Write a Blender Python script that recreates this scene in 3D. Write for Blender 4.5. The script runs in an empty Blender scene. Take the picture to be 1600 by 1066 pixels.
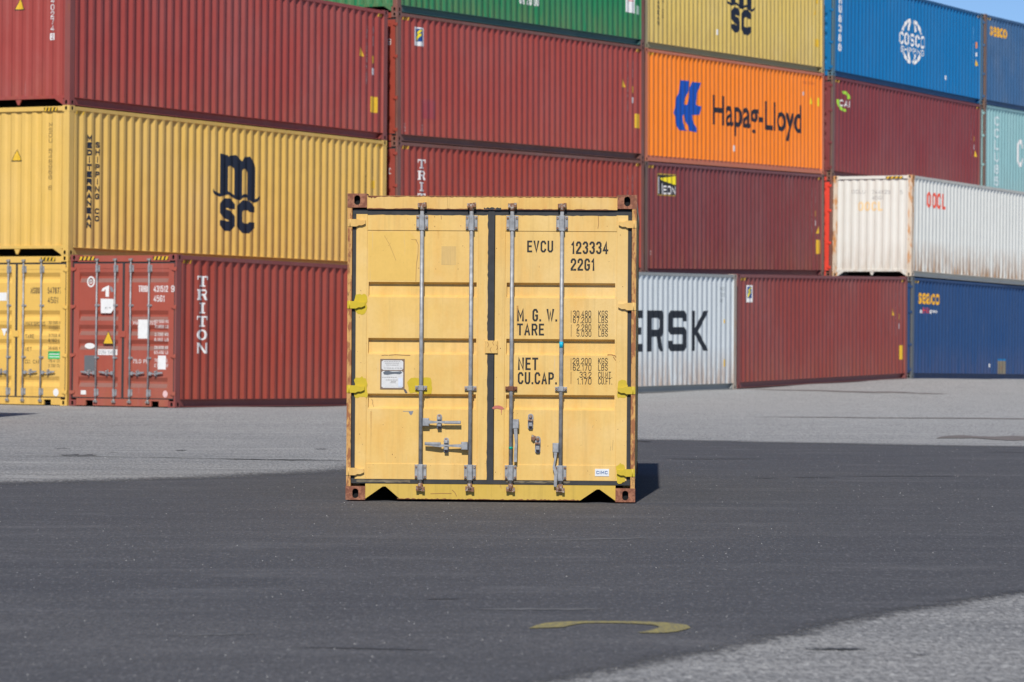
import bpy, bmesh, math, random
from mathutils import Vector, Matrix, Euler
random.seed(7)
scene = bpy.context.scene
COL = scene.collection
R = math.radians

# ------------------------------------------------------------------ camera
F_PX, YH, ROLL, CAM_H = 5473.76, 517.08, 0.0068028, 1.45195
cam_d = bpy.data.cameras.new("camera"); cam = bpy.data.objects.new("camera", cam_d); COL.objects.link(cam)
cam_d.sensor_width = 36.0; cam_d.lens = F_PX / 1600 * 36.0
cam_d.clip_start = 0.5; cam_d.clip_end = 6000
pit = math.atan((533 - YH) / F_PX)
fwd = Vector((0, math.cos(pit), -math.sin(pit))); up = Vector((0, math.sin(pit), math.cos(pit))); rt = Vector((1, 0, 0))
cr, sr = math.cos(ROLL), math.sin(ROLL)
rt2 = rt * cr + up * sr; up2 = -rt * sr + up * cr
M = Matrix((rt2, up2, -fwd)).transposed().to_4x4(); M.translation = Vector((0, 0, CAM_H))
cam.matrix_world = M
cam_d.dof.use_dof = True; cam_d.dof.focus_distance = 29.3; cam_d.dof.aperture_fstop = 5.2
scene.camera = cam
# ------------------------------------------------------------------ light
SUNV = Vector((-0.336, -2.987, 2.591)).normalized()
SUN_EL = math.asin(SUNV.z); SUN_ROT = math.atan2(SUNV.x, SUNV.y)
world = bpy.data.worlds.new("World"); scene.world = world; world.use_nodes = True
wn = world.node_tree.nodes; wl = world.node_tree.links
bg = wn["Background"]; sky = wn.new("ShaderNodeTexSky"); sky.sky_type = 'NISHITA'; sky.sun_disc = False
sky.sun_elevation = SUN_EL; sky.sun_rotation = SUN_ROT % (2 * math.pi); sky.altitude = 0
sky.air_density = 0.6; sky.dust_density = 0.0; sky.ozone_density = 6.0
wl.new(sky.outputs[0], bg.inputs[0]); bg.inputs[1].default_value = 0.10
sl = bpy.data.lights.new("sun", 'SUN'); sl.energy = 4.5; sl.angle = R(0.53); sl.color = (1, 0.95, 0.86)
sun = bpy.data.objects.new("sun", sl); COL.objects.link(sun)
sun.rotation_euler = (-SUNV).to_track_quat('-Z', 'Y').to_euler()
scene.view_settings.view_transform = 'Standard'; scene.view_settings.look = 'None'
scene.view_settings.exposure = 0.0; scene.view_settings.gamma = 1

# ------------------------------------------------------------------ materials
def new_mat(name):
    m = bpy.data.materials.new(name); m.use_nodes = True
    nt = m.node_tree; return m, nt.nodes, nt.links, nt.nodes["Principled BSDF"]
def node(N, t, **k):
    n = N.new(t)
    for a, b in k.items(): setattr(n, a, b)
    return n
def mapped(N, L, scale, loc=(0, 0, 0), coord='Object'):
    tc = N.new("ShaderNodeTexCoord"); mp = N.new("ShaderNodeMapping")
    mp.inputs['Scale'].default_value = scale; mp.inputs['Location'].default_value = loc
    L.new(tc.outputs[coord], mp.inputs[0]); return mp.outputs[0]
def noise(N, L, vec, scale, detail=4, rough=0.55):
    n = N.new("ShaderNodeTexNoise"); n.inputs['Scale'].default_value = scale
    n.inputs['Detail'].default_value = detail; n.inputs['Roughness'].default_value = rough
    L.new(vec, n.inputs['Vector']); return n.outputs['Fac']
def ramp(N, L, fac, a, b, va=0.0, vb=1.0):
    n = N.new("ShaderNodeMapRange"); n.inputs[1].default_value = a; n.inputs[2].default_value = b
    n.inputs[3].default_value = va; n.inputs[4].default_value = vb
    L.new(fac, n.inputs[0]); return n.outputs[0]
def mix(N, L, fac, c1, c2, mode='MIX'):
    n = N.new("ShaderNodeMix"); n.data_type = 'RGBA'; n.blend_type = mode
    for s, v in ((n.inputs[0], fac), (n.inputs[6], c1), (n.inputs[7], c2)):
        if hasattr(v, 'links'): L.new(v, s)
        elif isinstance(v, (int, float)): s.default_value = v
        else: s.default_value = (*v, 1)
    return n.outputs[2]
def math_n(N, L, op, a, b):
    n = N.new("ShaderNodeMath"); n.operation = op
    for s, v in ((n.inputs[0], a), (n.inputs[1], b)):
        if hasattr(v, 'links'): L.new(v, s)
        else: s.default_value = v
    return n.outputs[0]
RUST = (0.16, 0.055, 0.025)
def paint(name, col, rust=0.0, fade=0.25, streak=0.3, seed=0, rough=0.5, chips=0.0, low=0.0, rustcol=RUST, dent=0.25, tint=None):
    """weathered paint: faded patches, vertical run-off streaks, chips down to rust, grime that gathers near the base"""
    m, N, L, P = new_mat(name)
    off = (seed * 3.7, seed * 1.9, seed * 5.3)
    big = noise(N, L, mapped(N, L, (0.5, 0.5, 0.35), off), 1.3, 5)
    fadecol = tuple(min(1, c * 0.72 + 0.28 * (sum(col) / 3) + 0.03) for c in col)
    dark = tuple(c * 0.72 for c in col)
    c = mix(N, L, ramp(N, L, big, 0.42, 0.75, 0, fade * 1.6), col, fadecol)
    c = mix(N, L, ramp(N, L, noise(N, L, mapped(N, L, (1.3, 1.3, 0.8), off), 2.2, 6), 0.5, 0.8, 0, fade), c, dark)
    if tint:
        c = mix(N, L, ramp(N, L, noise(N, L, mapped(N, L, (3.2, 3.2, 0.7), (5, off[0], 2)), 1.6, 7, .65), .47, .70, 0, .55), c, tint)
        c = mix(N, L, ramp(N, L, noise(N, L, mapped(N, L, (1, 1, 1), (1, 8, off[1])), 1.5, 5, .6), .50, .68, 0, .45), c, tuple(min(1, x * .6 + .28 * m_) for x, m_ in zip(col, (1.15, .95, .6))))
    st = noise(N, L, mapped(N, L, (9, 9, 0.35), off), 2.6, 6, 0.62)
    c = mix(N, L, ramp(N, L, st, 0.52, 0.78, 0, streak), c, tuple(x * 0.55 + 0.02 for x in col))
    fine = noise(N, L, mapped(N, L, (1, 1, 1), off), 38, 3)
    c = mix(N, L, ramp(N, L, fine, 0.4, 0.75, 0, 0.16), c, dark)
    if rust > 0:
        a = noise(N, L, mapped(N, L, (3.5, 3.5, 0.8), off), 2.2, 8, 0.68)
        t = 0.78 - 0.30 * rust
        c = mix(N, L, ramp(N, L, a, t, t + 0.07, 0, 0.85), c, mix(N, L, fine, rustcol, tuple(min(1, x * 2.1) for x in rustcol)))
    if chips > 0:
        a = noise(N, L, mapped(N, L, (1, 1, 1), off), 17, 6, 0.7)
        t = 0.80 - 0.22 * chips
        c = mix(N, L, ramp(N, L, a, t, t + 0.02, 0, 0.9), c, rustcol)
    sc = noise(N, L, mapped(N, L, (7, 7, .22), (off[2], off[0], 4)), 3.1, 7, .7)
    c = mix(N, L, ramp(N, L, sc, .645, .68, 0, .38), c, tuple(min(1, x * .5 + .22) for x in col))
    if low > 0:
        tc = N.new("ShaderNodeTexCoord"); sp = N.new("ShaderNodeSeparateXYZ"); L.new(tc.outputs['Object'], sp.inputs[0])
        z = ramp(N, L, sp.outputs[2], 0.1, 1.1, 1, 0)
        st2 = noise(N, L, mapped(N, L, (5, 5, 0.5), off), 2.2, 7, 0.7)
        k = math_n(N, L, 'MULTIPLY', z, ramp(N, L, st2, 0.40, 0.56, 0, 1))
        c = mix(N, L, math_n(N, L, 'MULTIPLY', k, low), c, (0.33, 0.17, 0.07))
    L.new(c, P.inputs['Base Color'])
    P.inputs['Roughness'].default_value = rough
    P.inputs['Specular IOR Level'].default_value = 0.35
    b = N.new("ShaderNodeBump"); b.inputs['Strength'].default_value = dent; b.inputs['Distance'].default_value = 0.012
    L.new(noise(N, L, mapped(N, L, (1, 1, 1), off), 5, 3), b.inputs['Height'])
    b2 = N.new("ShaderNodeBump"); b2.inputs['Strength'].default_value = .55; b2.inputs['Distance'].default_value = .05
    L.new(noise(N, L, mapped(N, L, (1, 1, .55), off), 1.5, 2), b2.inputs['Height']); L.new(b.outputs[0], b2.inputs['Normal']); L.new(b2.outputs[0], P.inputs['Normal'])
    return m
def plain(name, col, rough=0.6, metal=0.0, var=0.12, scale=20, spec=0.4):
    m, N, L, P = new_mat(name)
    f = noise(N, L, mapped(N, L, (1, 1, 1)), scale, 4)
    L.new(mix(N, L, ramp(N, L, f, 0.35, 0.75, 0, 1), col, tuple(x * (1 - var) for x in col)), P.inputs['Base Color'])
    P.inputs['Roughness'].default_value = rough; P.inputs['Metallic'].default_value = metal
    P.inputs['Specular IOR Level'].default_value = spec
    return m
def worn(name, col, under, amount=0.35, scale=28, col_var=0.1):
    """lettering with the paint beneath showing through where it has worn"""
    m, N, L, P = new_mat(name)
    f = noise(N, L, mapped(N, L, (1, 1, 0.7)), scale, 6, 0.7)
    t = 0.74 - 0.2 * amount
    L.new(mix(N, L, ramp(N, L, f, t, t + 0.05, 0, 0.8), col, under), P.inputs['Base Color'])
    P.inputs['Roughness'].default_value = 0.55; P.inputs['Specular IOR Level'].default_value = 0.3
    return m

def rusty(name, col, ru, dk_, amt, scale=14, stretch=.5, seed=0, rough=.75):
    """paint breaking down into rust at the scale of a few centimetres"""
    m, N, L, P = new_mat(name); off = (seed * 2.3, seed * 1.1, seed * .7)
    a = noise(N, L, mapped(N, L, (1, 1, stretch), off), scale, 9, .72)
    b = noise(N, L, mapped(N, L, (1, 1, stretch * .8), (off[1] + 5, 3, 1)), scale * .45, 7, .7)
    c = mix(N, L, ramp(N, L, b, .35, .7, 0, .7), col, tuple(x * .62 + .02 for x in col))
    t = .66 - .30 * amt
    c = mix(N, L, ramp(N, L, a, t, t + .06, 0, .95), c, ru)
    c = mix(N, L, ramp(N, L, noise(N, L, mapped(N, L, (1, 1, stretch), (9, off[0], 2)), scale * 1.3, 8, .75), .56, .64, 0, .8), c, dk_)
    L.new(c, P.inputs['Base Color']); P.inputs['Roughness'].default_value = rough; P.inputs['Specular IOR Level'].default_value = .3
    bb = N.new("ShaderNodeBump"); bb.inputs['Strength'].default_value = .6; bb.inputs['Distance'].default_value = .004
    L.new(a, bb.inputs['Height']); L.new(bb.outputs[0], P.inputs['Normal'])
    return m
# ------------------------------------------------------------------ mesh helpers
class MB:
    def __init__(s): s.v = []; s.f = []; s.mi = []; s.m = 0; s.smooth = []
    def quad(s, *p):
        i = len(s.v); s.v += [tuple(q) for q in p]; s.f.append(tuple(range(i, i + len(p)))); s.mi.append(s.m); s.smooth.append(False)
    def box(s, x0, x1, y0, y1, z0, z1):
        i = len(s.v)
        s.v += [(x, y, z) for x in (x0, x1) for y in (y0, y1) for z in (z0, z1)]
        for a in ((0, 1, 3, 2), (4, 6, 7, 5), (0, 4, 5, 1), (2, 3, 7, 6), (0, 2, 6, 4), (1, 5, 7, 3)):
            s.f.append(tuple(i + k for k in a)); s.mi.append(s.m); s.smooth.append(False)
    def bevbox(s, x0, x1, y0, y1, z0, z1, b=0.004):
        """box with its edges chamfered towards -x (the face that shows)"""
        i = len(s.v)
        s.v += [(x1, y0, z0), (x1, y1, z0), (x1, y1, z1), (x1, y0, z1),
                (x0 + b, y0, z0), (x0 + b, y1, z0), (x0 + b, y1, z1), (x0 + b, y0, z1),
                (x0, y0 + b, z0 + b), (x0, y1 - b, z0 + b), (x0, y1 - b, z1 - b), (x0, y0 + b, z1 - b)]
        F = [(0, 1, 2, 3), (8, 11, 10, 9)]
        for k in range(4):
            n = (k + 1) % 4
            F.append((4 + k, 4 + n, n, k)); F.append((8 + k, 8 + n, 4 + n, 4 + k))
        for a in F: s.f.append(tuple(i + k for k in a)); s.mi.append(s.m); s.smooth.append(False)
    def prism(s, poly, axis, a0, a1):
        """poly: 2-D outline in the other two axes (order x,y,z without `axis`)"""
        def P(p, a):
            q = list(p); q.insert(axis, a); return tuple(q)
        i = len(s.v); n = len(poly)
        s.v += [P(p, a0) for p in poly] + [P(p, a1) for p in poly]
        s.f.append(tuple(range(i, i + n))); s.f.append(tuple(range(i + 2 * n - 1, i + n - 1, -1)))
        s.mi += [s.m] * 2; s.smooth += [False] * 2
        for k in range(n):
            m = (k + 1) % n
            s.f.append((i + k, i + n + k, i + n + m, i + m)); s.mi.append(s.m); s.smooth.append(False)
    def cyl(s, p0, p1, r0, r1=None, n=12, caps=True):
        r1 = r0 if r1 is None else r1
        p0 = Vector(p0); p1 = Vector(p1); d = (p1 - p0).normalized()
        a = d.orthogonal().normalized(); b = d.cross(a); i = len(s.v)
        for p, r in ((p0, r0), (p1, r1)):
            for k in range(n):
                t = 2 * math.pi * k / n; s.v.append(tuple(p + a * math.cos(t) * r + b * math.sin(t) * r))
        for k in range(n):
            m = (k + 1) % n; s.f.append((i + k, i + m, i + n + m, i + n + k)); s.mi.append(s.m); s.smooth.append(True)
        if caps:
            s.f.append(tuple(range(i + n - 1, i - 1, -1))); s.f.append(tuple(range(i + n, i + 2 * n))); s.mi += [s.m] * 2; s.smooth += [False] * 2
    def build(s, name, mats, parent=None):
        me = bpy.data.meshes.new(name); me.from_pydata(s.v, [], s.f)
        for m in (mats if isinstance(mats, (list, tuple)) else [mats]): me.materials.append(m)
        for p, k, sm in zip(me.polygons, s.mi, s.smooth): p.material_index = k; p.use_smooth = sm
        bm = bmesh.new(); bm.from_mesh(me); bmesh.ops.recalc_face_normals(bm, faces=bm.faces); bm.to_mesh(me); bm.free()
        o = bpy.data.objects.new(name, me); COL.objects.link(o)
        if parent: o.parent = parent
        return o
def tag(o, label=None, cat=None, group=None, kind=None):
    if label: o['label'] = label
    if cat: o['category'] = cat
    if group: o['group'] = group
    if kind: o['kind'] = kind
    return o

# ------------------------------------------------------------------ lettering (2-D polygons)
_tc = {}
def glyphs(text, bold=0.0):
    """outline of text as 2-D polygons in its own bounding box 0..1 x 0..1"""
    key = (text, bold)
    if key in _tc: return _tc[key]
    cu = bpy.data.curves.new("t", 'FONT'); cu.body = text; cu.offset = bold; cu.resolution_u = 3
    ob = bpy.data.objects.new("t", cu); COL.objects.link(ob)
    dg = bpy.context.evaluated_depsgraph_get()
    me = bpy.data.meshes.new_from_object(ob.evaluated_get(dg))
    vs = [(v.co.x, v.co.y) for v in me.vertices]
    x0 = min(v[0] for v in vs); x1 = max(v[0] for v in vs); y0 = min(v[1] for v in vs); y1 = max(v[1] for v in vs)
    polys = [[((vs[i][0] - x0) / (x1 - x0), (vs[i][1] - y0) / (y1 - y0)) for i in p.vertices] for p in me.polygons]
    bpy.data.objects.remove(ob); bpy.data.curves.remove(cu); bpy.data.meshes.remove(me)
    _tc[key] = (polys, (x1 - x0) / (y1 - y0)); return _tc[key]
C_ = [(1, .72), (1, .84), (.72, 1), (.28, 1), (0, .84), (0, .16), (.28, 0), (.72, 0), (1, .16), (1, .28)]
O_ = [(.28, 0), (.72, 0), (1, .16), (1, .84), (.72, 1), (.28, 1), (0, .84), (0, .16), (.28, 0)]
G = {'A': (1, [[(0, 0), (.5, 1), (1, 0)], [(.18, .3), (.82, .3)]]), 'B': (1, [[(0, 0), (0, 1), (.68, 1), (.95, .87), (.95, .66), (.68, .53), (0, .53)], [(.68, .53), (1, .4), (1, .14), (.72, 0), (0, 0)]]),
     'C': (1, [C_]), 'D': (1, [[(0, 0), (0, 1), (.62, 1), (1, .82), (1, .18), (.62, 0), (0, 0)]]), 'E': (.85, [[(1, 1), (0, 1), (0, 0), (1, 0)], [(0, .52), (.85, .52)]]),
     'F': (.85, [[(1, 1), (0, 1), (0, 0)], [(0, .5), (.85, .5)]]), 'G': (1, [C_[:-1] + [(1, .47), (.48, .47)]]), 'H': (1, [[(0, 0), (0, 1)], [(1, 0), (1, 1)], [(0, .52), (1, .52)]]),
     'I': (0, [[(.5, 0), (.5, 1)]]), 'J': (.8, [[(1, 1), (1, .16), (.72, 0), (.28, 0), (0, .16)]]), 'K': (1, [[(0, 0), (0, 1)], [(1, 1), (0, .38)], [(.3, .58), (1, 0)]]), 'L': (.8, [[(0, 1), (0, 0), (1, 0)]]),
     'M': (1.3, [[(0, 0), (0, 1), (.5, .3), (1, 1), (1, 0)]]), 'N': (1, [[(0, 0), (0, 1), (1, 0), (1, 1)]]), 'O': (1, [O_]), 'P': (1, [[(0, 0), (0, 1), (.7, 1), (1, .86), (1, .6), (.7, .46), (0, .46)]]),
     'Q': (1, [O_, [(.6, .25), (1, 0)]]), 'R': (1, [[(0, 0), (0, 1), (.7, 1), (1, .86), (1, .62), (.7, .48), (0, .48)], [(.55, .48), (1, 0)]]),
     'S': (1, [[(1, .76), (1, .86), (.72, 1), (.28, 1), (0, .86), (0, .67), (.25, .54), (.75, .46), (1, .33), (1, .14), (.72, 0), (.28, 0), (0, .14), (0, .24)]]),
     'T': (1, [[(0, 1), (1, 1)], [(.5, 1), (.5, 0)]]), 'U': (1, [[(0, 1), (0, .16), (.28, 0), (.72, 0), (1, .16), (1, 1)]]), 'V': (1, [[(0, 1), (.5, 0), (1, 1)]]),
     'W': (1.5, [[(0, 1), (.27, 0), (.5, .8), (.73, 0), (1, 1)]]), 'X': (1, [[(0, 0), (1, 1)], [(0, 1), (1, 0)]]), 'Y': (1, [[(0, 1), (.5, .45), (1, 1)], [(.5, .45), (.5, 0)]]), 'Z': (1, [[(0, 1), (1, 1), (0, 0), (1, 0)]]),
     '0': (1, [O_]), '1': (.45, [[(.1, .80), (.8, 1), (.8, 0)]]), '2': (1, [[(0, .74), (0, .86), (.28, 1), (.72, 1), (1, .86), (1, .64), (0, .1), (0, 0), (1, 0)]]),
     '3': (1, [[(0, .78), (0, .87), (.28, 1), (.72, 1), (1, .87), (1, .66), (.72, .53), (.4, .53)], [(.72, .53), (1, .40), (1, .14), (.72, 0), (.28, 0), (0, .14), (0, .24)]]),
     '4': (1, [[(.72, 0), (.72, 1), (0, .26), (1, .26)]]), '5': (1, [[(.95, 1), (.06, 1), (0, .55), (.3, .62), (.72, .62), (1, .48), (1, .15), (.72, 0), (.28, 0), (0, .14), (0, .22)]]),
     '6': (1, [[(1, .78), (1, .86), (.72, 1), (.28, 1), (0, .84), (0, .16), (.28, 0), (.72, 0), (1, .15), (1, .43), (.72, .57), (.28, .57), (0, .44)]]), '7': (1, [[(0, 1), (1, 1), (.38, 0)]]),
     '8': (1, [[(.28, .54), (.06, .68), (.06, .87), (.3, 1), (.7, 1), (.94, .87), (.94, .68), (.72, .54), (.28, .54)], [(.28, .54), (0, .4), (0, .14), (.28, 0), (.72, 0), (1, .14), (1, .4), (.72, .54)]]),
     '9': (1, [[(0, .22), (0, .14), (.28, 0), (.72, 0), (1, .16), (1, .84), (.72, 1), (.28, 1), (0, .85), (0, .57), (.28, .43), (.72, .43), (1, .56)]]), '.': (0, [[(.5, 0), (.5, .02)]]), '-': (.6, [[(0, .45), (1, .45)]])}
def expand(pts, t, cap=1.0):
    """a polyline turned into quads of width t with mitred joints and square ends"""
    P = [Vector(p) for p in pts]; closed = (P[0] - P[-1]).length < 1e-6; n = len(P); h = t / 2; L_ = []; R_ = []
    for i in range(n):
        if closed: a = P[i - 1] if i else P[-2]; b = P[i + 1] if i < n - 1 else P[1]
        else: a = P[i - 1] if i else None; b = P[i + 1] if i < n - 1 else None
        p = P[i]; d1 = (p - a).normalized() if a is not None else None; d2 = (b - p).normalized() if b is not None else None
        if d1 is None: p = p - d2 * h * cap; d = d2; k = 1
        elif d2 is None: p = p + d1 * h * cap; d = d1; k = 1
        else:
            d = (d1 + d2); d = d.normalized() if d.length > 1e-6 else d1; k = 1 / max(.5, d.dot(d1))
        nrm = Vector((-d.y, d.x)); L_.append(p + nrm * h * k); R_.append(p - nrm * h * k)
    return [[tuple(R_[i]), tuple(R_[i + 1]), tuple(L_[i + 1]), tuple(L_[i])] for i in range(n - 1)]
def sfit(text, x0, x1, z0, z1, tk=.15):
    H_ = z1 - z0; t = tk * H_; g = .62
    ws = [.75 if c == ' ' else G[c][0] for c in text]; gap = .34
    nstem = sum(1 for c in text if c != ' ')
    tot = sum(ws) + gap * (len(text) - 1)
    if tot <= 0: unit = 0
    else:
        t = min(t, (x1 - x0) * .36 / max(1, nstem)) if len(text) > 1 else min(t, (x1 - x0) * .42)
        unit = ((x1 - x0) - t * nstem) / tot
    out = []; x = x0
    if tot <= 0: x = (x0 + x1) / 2 - t / 2
    for c, w_ in zip(text, ws):
        if c != ' ':
            for st in G[c][1]: out += expand([(x + t / 2 + a * w_ * unit, z0 + t / 2 + b * (H_ - t)) for a, b in st], t, 0.0 if c in 'CGS3569' else 1.0)
            x += t
        x += (w_ + gap) * unit
    return out
def fit(text, x0, x1, z0, z1, bold=0.0):
    if all(c in G or c == ' ' for c in text): return sfit(text, x0, x1, z0, z1, .125 + bold * 1.7)
    return [[(x0 + (x1 - x0) * a, z0 + (z1 - z0) * b) for a, b in p] for p in glyphs(text, bold)[0]]
def stack(text, xc, w, ztop, zbot, bold=0.02, fill=0.78):
    """letters one below the other"""
    out = []; n = len(text); h = (ztop - zbot) / n
    for i, ch in enumerate(text):
        if ch == ' ': continue
        zt = ztop - i * h; ww = w * (0.3 if ch in 'I1' else 1.0)
        out += fit(ch, xc - ww / 2, xc + ww / 2, zt - h * fill, zt, bold)
    return out
def rotated(text, xc, w, ztop, zbot, bold=0.0, up=False):
    """text turned a quarter: reads downwards (or upwards)"""
    g = [[(a / (ztop - zbot), b / w) for a, b in p] for p in fit(text, 0, ztop - zbot, 0, w, bold)]
    if up: return [[(xc + w / 2 - w * b, zbot + (ztop - zbot) * a) for a, b in p] for p in g]
    return [[(xc - w / 2 + w * b, ztop - (ztop - zbot) * a) for a, b in p] for p in g]
def rect(x0, x1, z0, z1): return [[(x0, z0), (x1, z0), (x1, z1), (x0, z1)]]
def ell(xc, zc, rx, rz, n=16): return [[(xc + rx * math.cos(2 * math.pi * k / n), zc + rz * math.sin(2 * math.pi * k / n)) for k in range(n)]]
def ring(xc, zc, rx, rz, tx, tz, a0=0, a1=360, n=20):
    o = []
    for k in range(n):
        a = R(a0 + (a1 - a0) * k / n); b = R(a0 + (a1 - a0) * (k + 1) / n)
        o.append([(xc + rx * math.cos(a), zc + rz * math.sin(a)), (xc + rx * math.cos(b), zc + rz * math.sin(b)),
                  (xc + (rx - tx) * math.cos(b), zc + (rz - tz) * math.sin(b)), (xc + (rx - tx) * math.cos(a), zc + (rz - tz) * math.sin(a))])
    return o
def scaled(polys, x0, x1, z0, z1): return [[(x0 + (x1 - x0) * a, z0 + (z1 - z0) * b) for a, b in p] for p in polys]

# ------------------------------------------------------------------ containers
W = 2.438; HC = 2.896; L40 = 12.192
S0 = 0.175; PITCH_N = 43
def side_profile(L):
    """break points (s, depth) of the corrugated side"""
    n = PITCH_N if L > 10 else 20
    p = (L - 2 * S0) / n; D = 0.043; out = [(S0 - 0.012, 0.004), (S0, D + 0.004)]
    for k in range(n + 1):
        a = S0 + (k - .29) * p
        out += [q for q in ((a + 0.13 * p, D + .004), (a + 0.37 * p, .004), (a + 0.63 * p, .004), (a + 0.87 * p, D + .004)) if S0 + .02 < q[0] < L - S0 - .02]
    out += [(L - S0, D + .004), (L - S0 + 0.012, .004)]
    return out
def end_profile():
    e0 = 0.13; n = 9; p = (W - 2 * e0) / n; D = 0.024; out = [(e0, 0.03)]
    for k in range(n):
        a = e0 + k * p
        out += [(a + 0.15 * p, .03), (a + 0.35 * p, .03 + D), (a + 0.65 * p, .03 + D), (a + 0.85 * p, .03)]
    out += [(W - e0, .03)]
    return out
def interp(prof, s):
    if s <= prof[0][0]: return prof[0][1]
    for (a, da), (b, db) in zip(prof, prof[1:]):
        if s <= b: return da + (db - da) * (s - a) / max(1e-9, b - a)
    return prof[-1][1]
def decal(name, polys, mat, parent, L, where, off=0.0025, prof=None, label=None):
    """polys in (along, height) laid on the side (along = metres from the near corner) or the near end
    (along = metres from its left edge), following the corrugation"""
    bm = bmesh.new()
    for pi_, p in enumerate(polys):
        vs = [bm.verts.new((a, b, .00012 * (pi_ % 5))) for a, b in p]
        try: bm.faces.new(vs)
        except Exception: pass
    bm.normal_update()
    bmesh.ops.triangulate(bm, faces=[f for f in bm.faces if len(f.verts) > 4])
    if where == 'side' and prof is not None:
        p = (L - 2 * S0) / (PITCH_N if L > 10 else 20); o0 = S0 - .29 * p
        lo = min(v.co.x for v in bm.verts); hi = max(v.co.x for v in bm.verts)
        for k in range(int((lo - o0) / p) - 1, int((hi - o0) / p) + 2):
            for fr_ in (.37, .63, .883):
                x = o0 + (k + fr_) * p
                if lo < x < hi: bmesh.ops.bisect_plane(bm, geom=bm.verts[:] + bm.edges[:] + bm.faces[:], plane_co=(x, 0, 0), plane_no=(1, 0, 0))
        def real(a, ph, k):
            t = (a - o0) / p - k
            if ph == 0: return a                                # outer flat
            if ph == 1: return o0 + (k + t + .247) * p          # inner flat
            return o0 + (k + 1.13 + (t - .883) * (.24 / .487)) * p   # slope between them
        nb = bmesh.new()
        for f in bm.faces:
            c = (f.calc_center_median().x - o0) / p; k = math.floor(c); t = c - k
            if t < .37: k -= 1; t += 1
            if t < .37 + 1e-9: ph = 0
            ph = 0 if t > 1.37 - 1e-9 or t < .63 else (1 if t < .883 else 2)
            vs = [nb.verts.new((real(v.co.x, ph, k), v.co.y, v.co.z)) for v in f.verts]
            nb.faces.new(vs)
        bm.free(); bm = nb; bmesh.ops.remove_doubles(bm, verts=bm.verts, dist=1e-5)
    elif prof is not None and not callable(prof):
        lo = min(v.co.x for v in bm.verts); hi = max(v.co.x for v in bm.verts)
        for s, _ in prof:
            if lo < s < hi:
                bmesh.ops.bisect_plane(bm, geom=bm.verts[:] + bm.edges[:] + bm.faces[:], plane_co=(s, 0, 0), plane_no=(1, 0, 0))
    for v in bm.verts:
        a, z, ex = v.co.x, v.co.y, v.co.z
        d = (prof(z) if callable(prof) else interp(prof, a)) if prof is not None else 0.0
        if where == 'side': v.co = (a - L / 2, -W / 2 + d - off - ex, z)
        else: v.co = (-L / 2 + d - off - ex, W / 2 - a, z)
    bmesh.ops.recalc_face_normals(bm, faces=bm.faces)
    me = bpy.data.meshes.new(name); bm.to_mesh(me); bm.free(); me.materials.append(mat)
    o = bpy.data.objects.new(name, me); COL.objects.link(o); o.parent = parent
    if label: o['label'] = label
    return o

CX, CY, CZ = 0.178, 0.162, 0.118
def casting(L, H, ex, sy, top, mats, parent):
    """ISO corner casting with its oval holes cut through the two outer faces; ex/sy = -1 near end / visible side"""
    mb = MB()
    x_out = ex * (L / 2 + 0.004); x_in = ex * (L / 2 - CX); y_out = sy * (W / 2 + 0.004); y_in = sy * (W / 2 - CY)
    z0, z1 = (H - CZ, H) if top else (0.003, CZ)
    def holed(axis, face, a0, a1, aw, bh, depth):
        # outer face perpendicular to `axis` with an oval hole at its centre
        ac = (a0 + a1) / 2; zc = (z0 + z1) / 2 + (0.004 if top else -0.002); n = 16
        oval = []; outer = []
        for k in range(n):
            t = 2 * math.pi * (k + .5) / n; cx, cz = math.cos(t), math.sin(t)
            oval.append((ac + aw * cx, zc + (bh - aw) * (1 if cz > 0 else -1) + aw * cz))
            m = max(abs(cx), abs(cz)); outer.append((ac + (a1 - a0) / 2 * max(-1, min(1, cx / m)), (z0 + z1) / 2 + (z1 - z0) / 2 * max(-1, min(1, cz / m))))
        corners = [(a0, z0), (a1, z0), (a1, z1), (a0, z1)]
        def P(q, d):
            return (d, q[0], q[1]) if axis == 0 else (q[0], d, q[1])
        for k in range(n):
            j = (k + 1) % n
            o1, o2 = outer[k], outer[j]
            if abs(o1[0] - o2[0]) > 1e-6 and abs(o1[1] - o2[1]) > 1e-6:
                c = min(corners, key=lambda c: abs(c[0] - (o1[0] + o2[0]) / 2) + abs(c[1] - (o1[1] + o2[1]) / 2))
                mb.quad(P(o1, face), P(c, face), P(o2, face), P(oval[j], face), P(oval[k], face))
            else: mb.quad(P(o1, face), P(o2, face), P(oval[j], face), P(oval[k], face))
            mb.m = 1
            mb.quad(P(oval[k], face), P(oval[j], face), P(oval[j], face - depth), P(oval[k], face - depth)); mb.m = 0
        mb.m = 1; mb.quad(*[P(q, face - depth) for q in oval]); mb.m = 0
    holed(0, x_out, min(y_out, y_in), max(y_out, y_in), 0.026, 0.041, ex * 0.05)
    holed(1, y_out, min(x_out, x_in), max(x_out, x_in), 0.028, 0.042, sy * 0.05)
    mb.quad((x_in, y_out, z0), (x_in, y_in, z0), (x_in, y_in, z1), (x_in, y_out, z1))
    mb.quad((x_out, y_in, z0), (x_in, y_in, z0), (x_in, y_in, z1), (x_out, y_in, z1))
    for z in (z0, z1): mb.quad((x_out, y_out, z), (x_in, y_out, z), (x_in, y_in, z), (x_out, y_in, z))
    return mb.build("corner_casting", mats, parent)

def lockrod(mb, x, L, H, y, xc=-0.012, r=0.0165):
    """one locking bar with cams top and bottom, its bearing plates and guide brackets"""
    xf = -L / 2
    mb.cyl((xf + xc, y, 0.11), (xf + xc, y, H - 0.085), r, n=14)
    return mb

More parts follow.
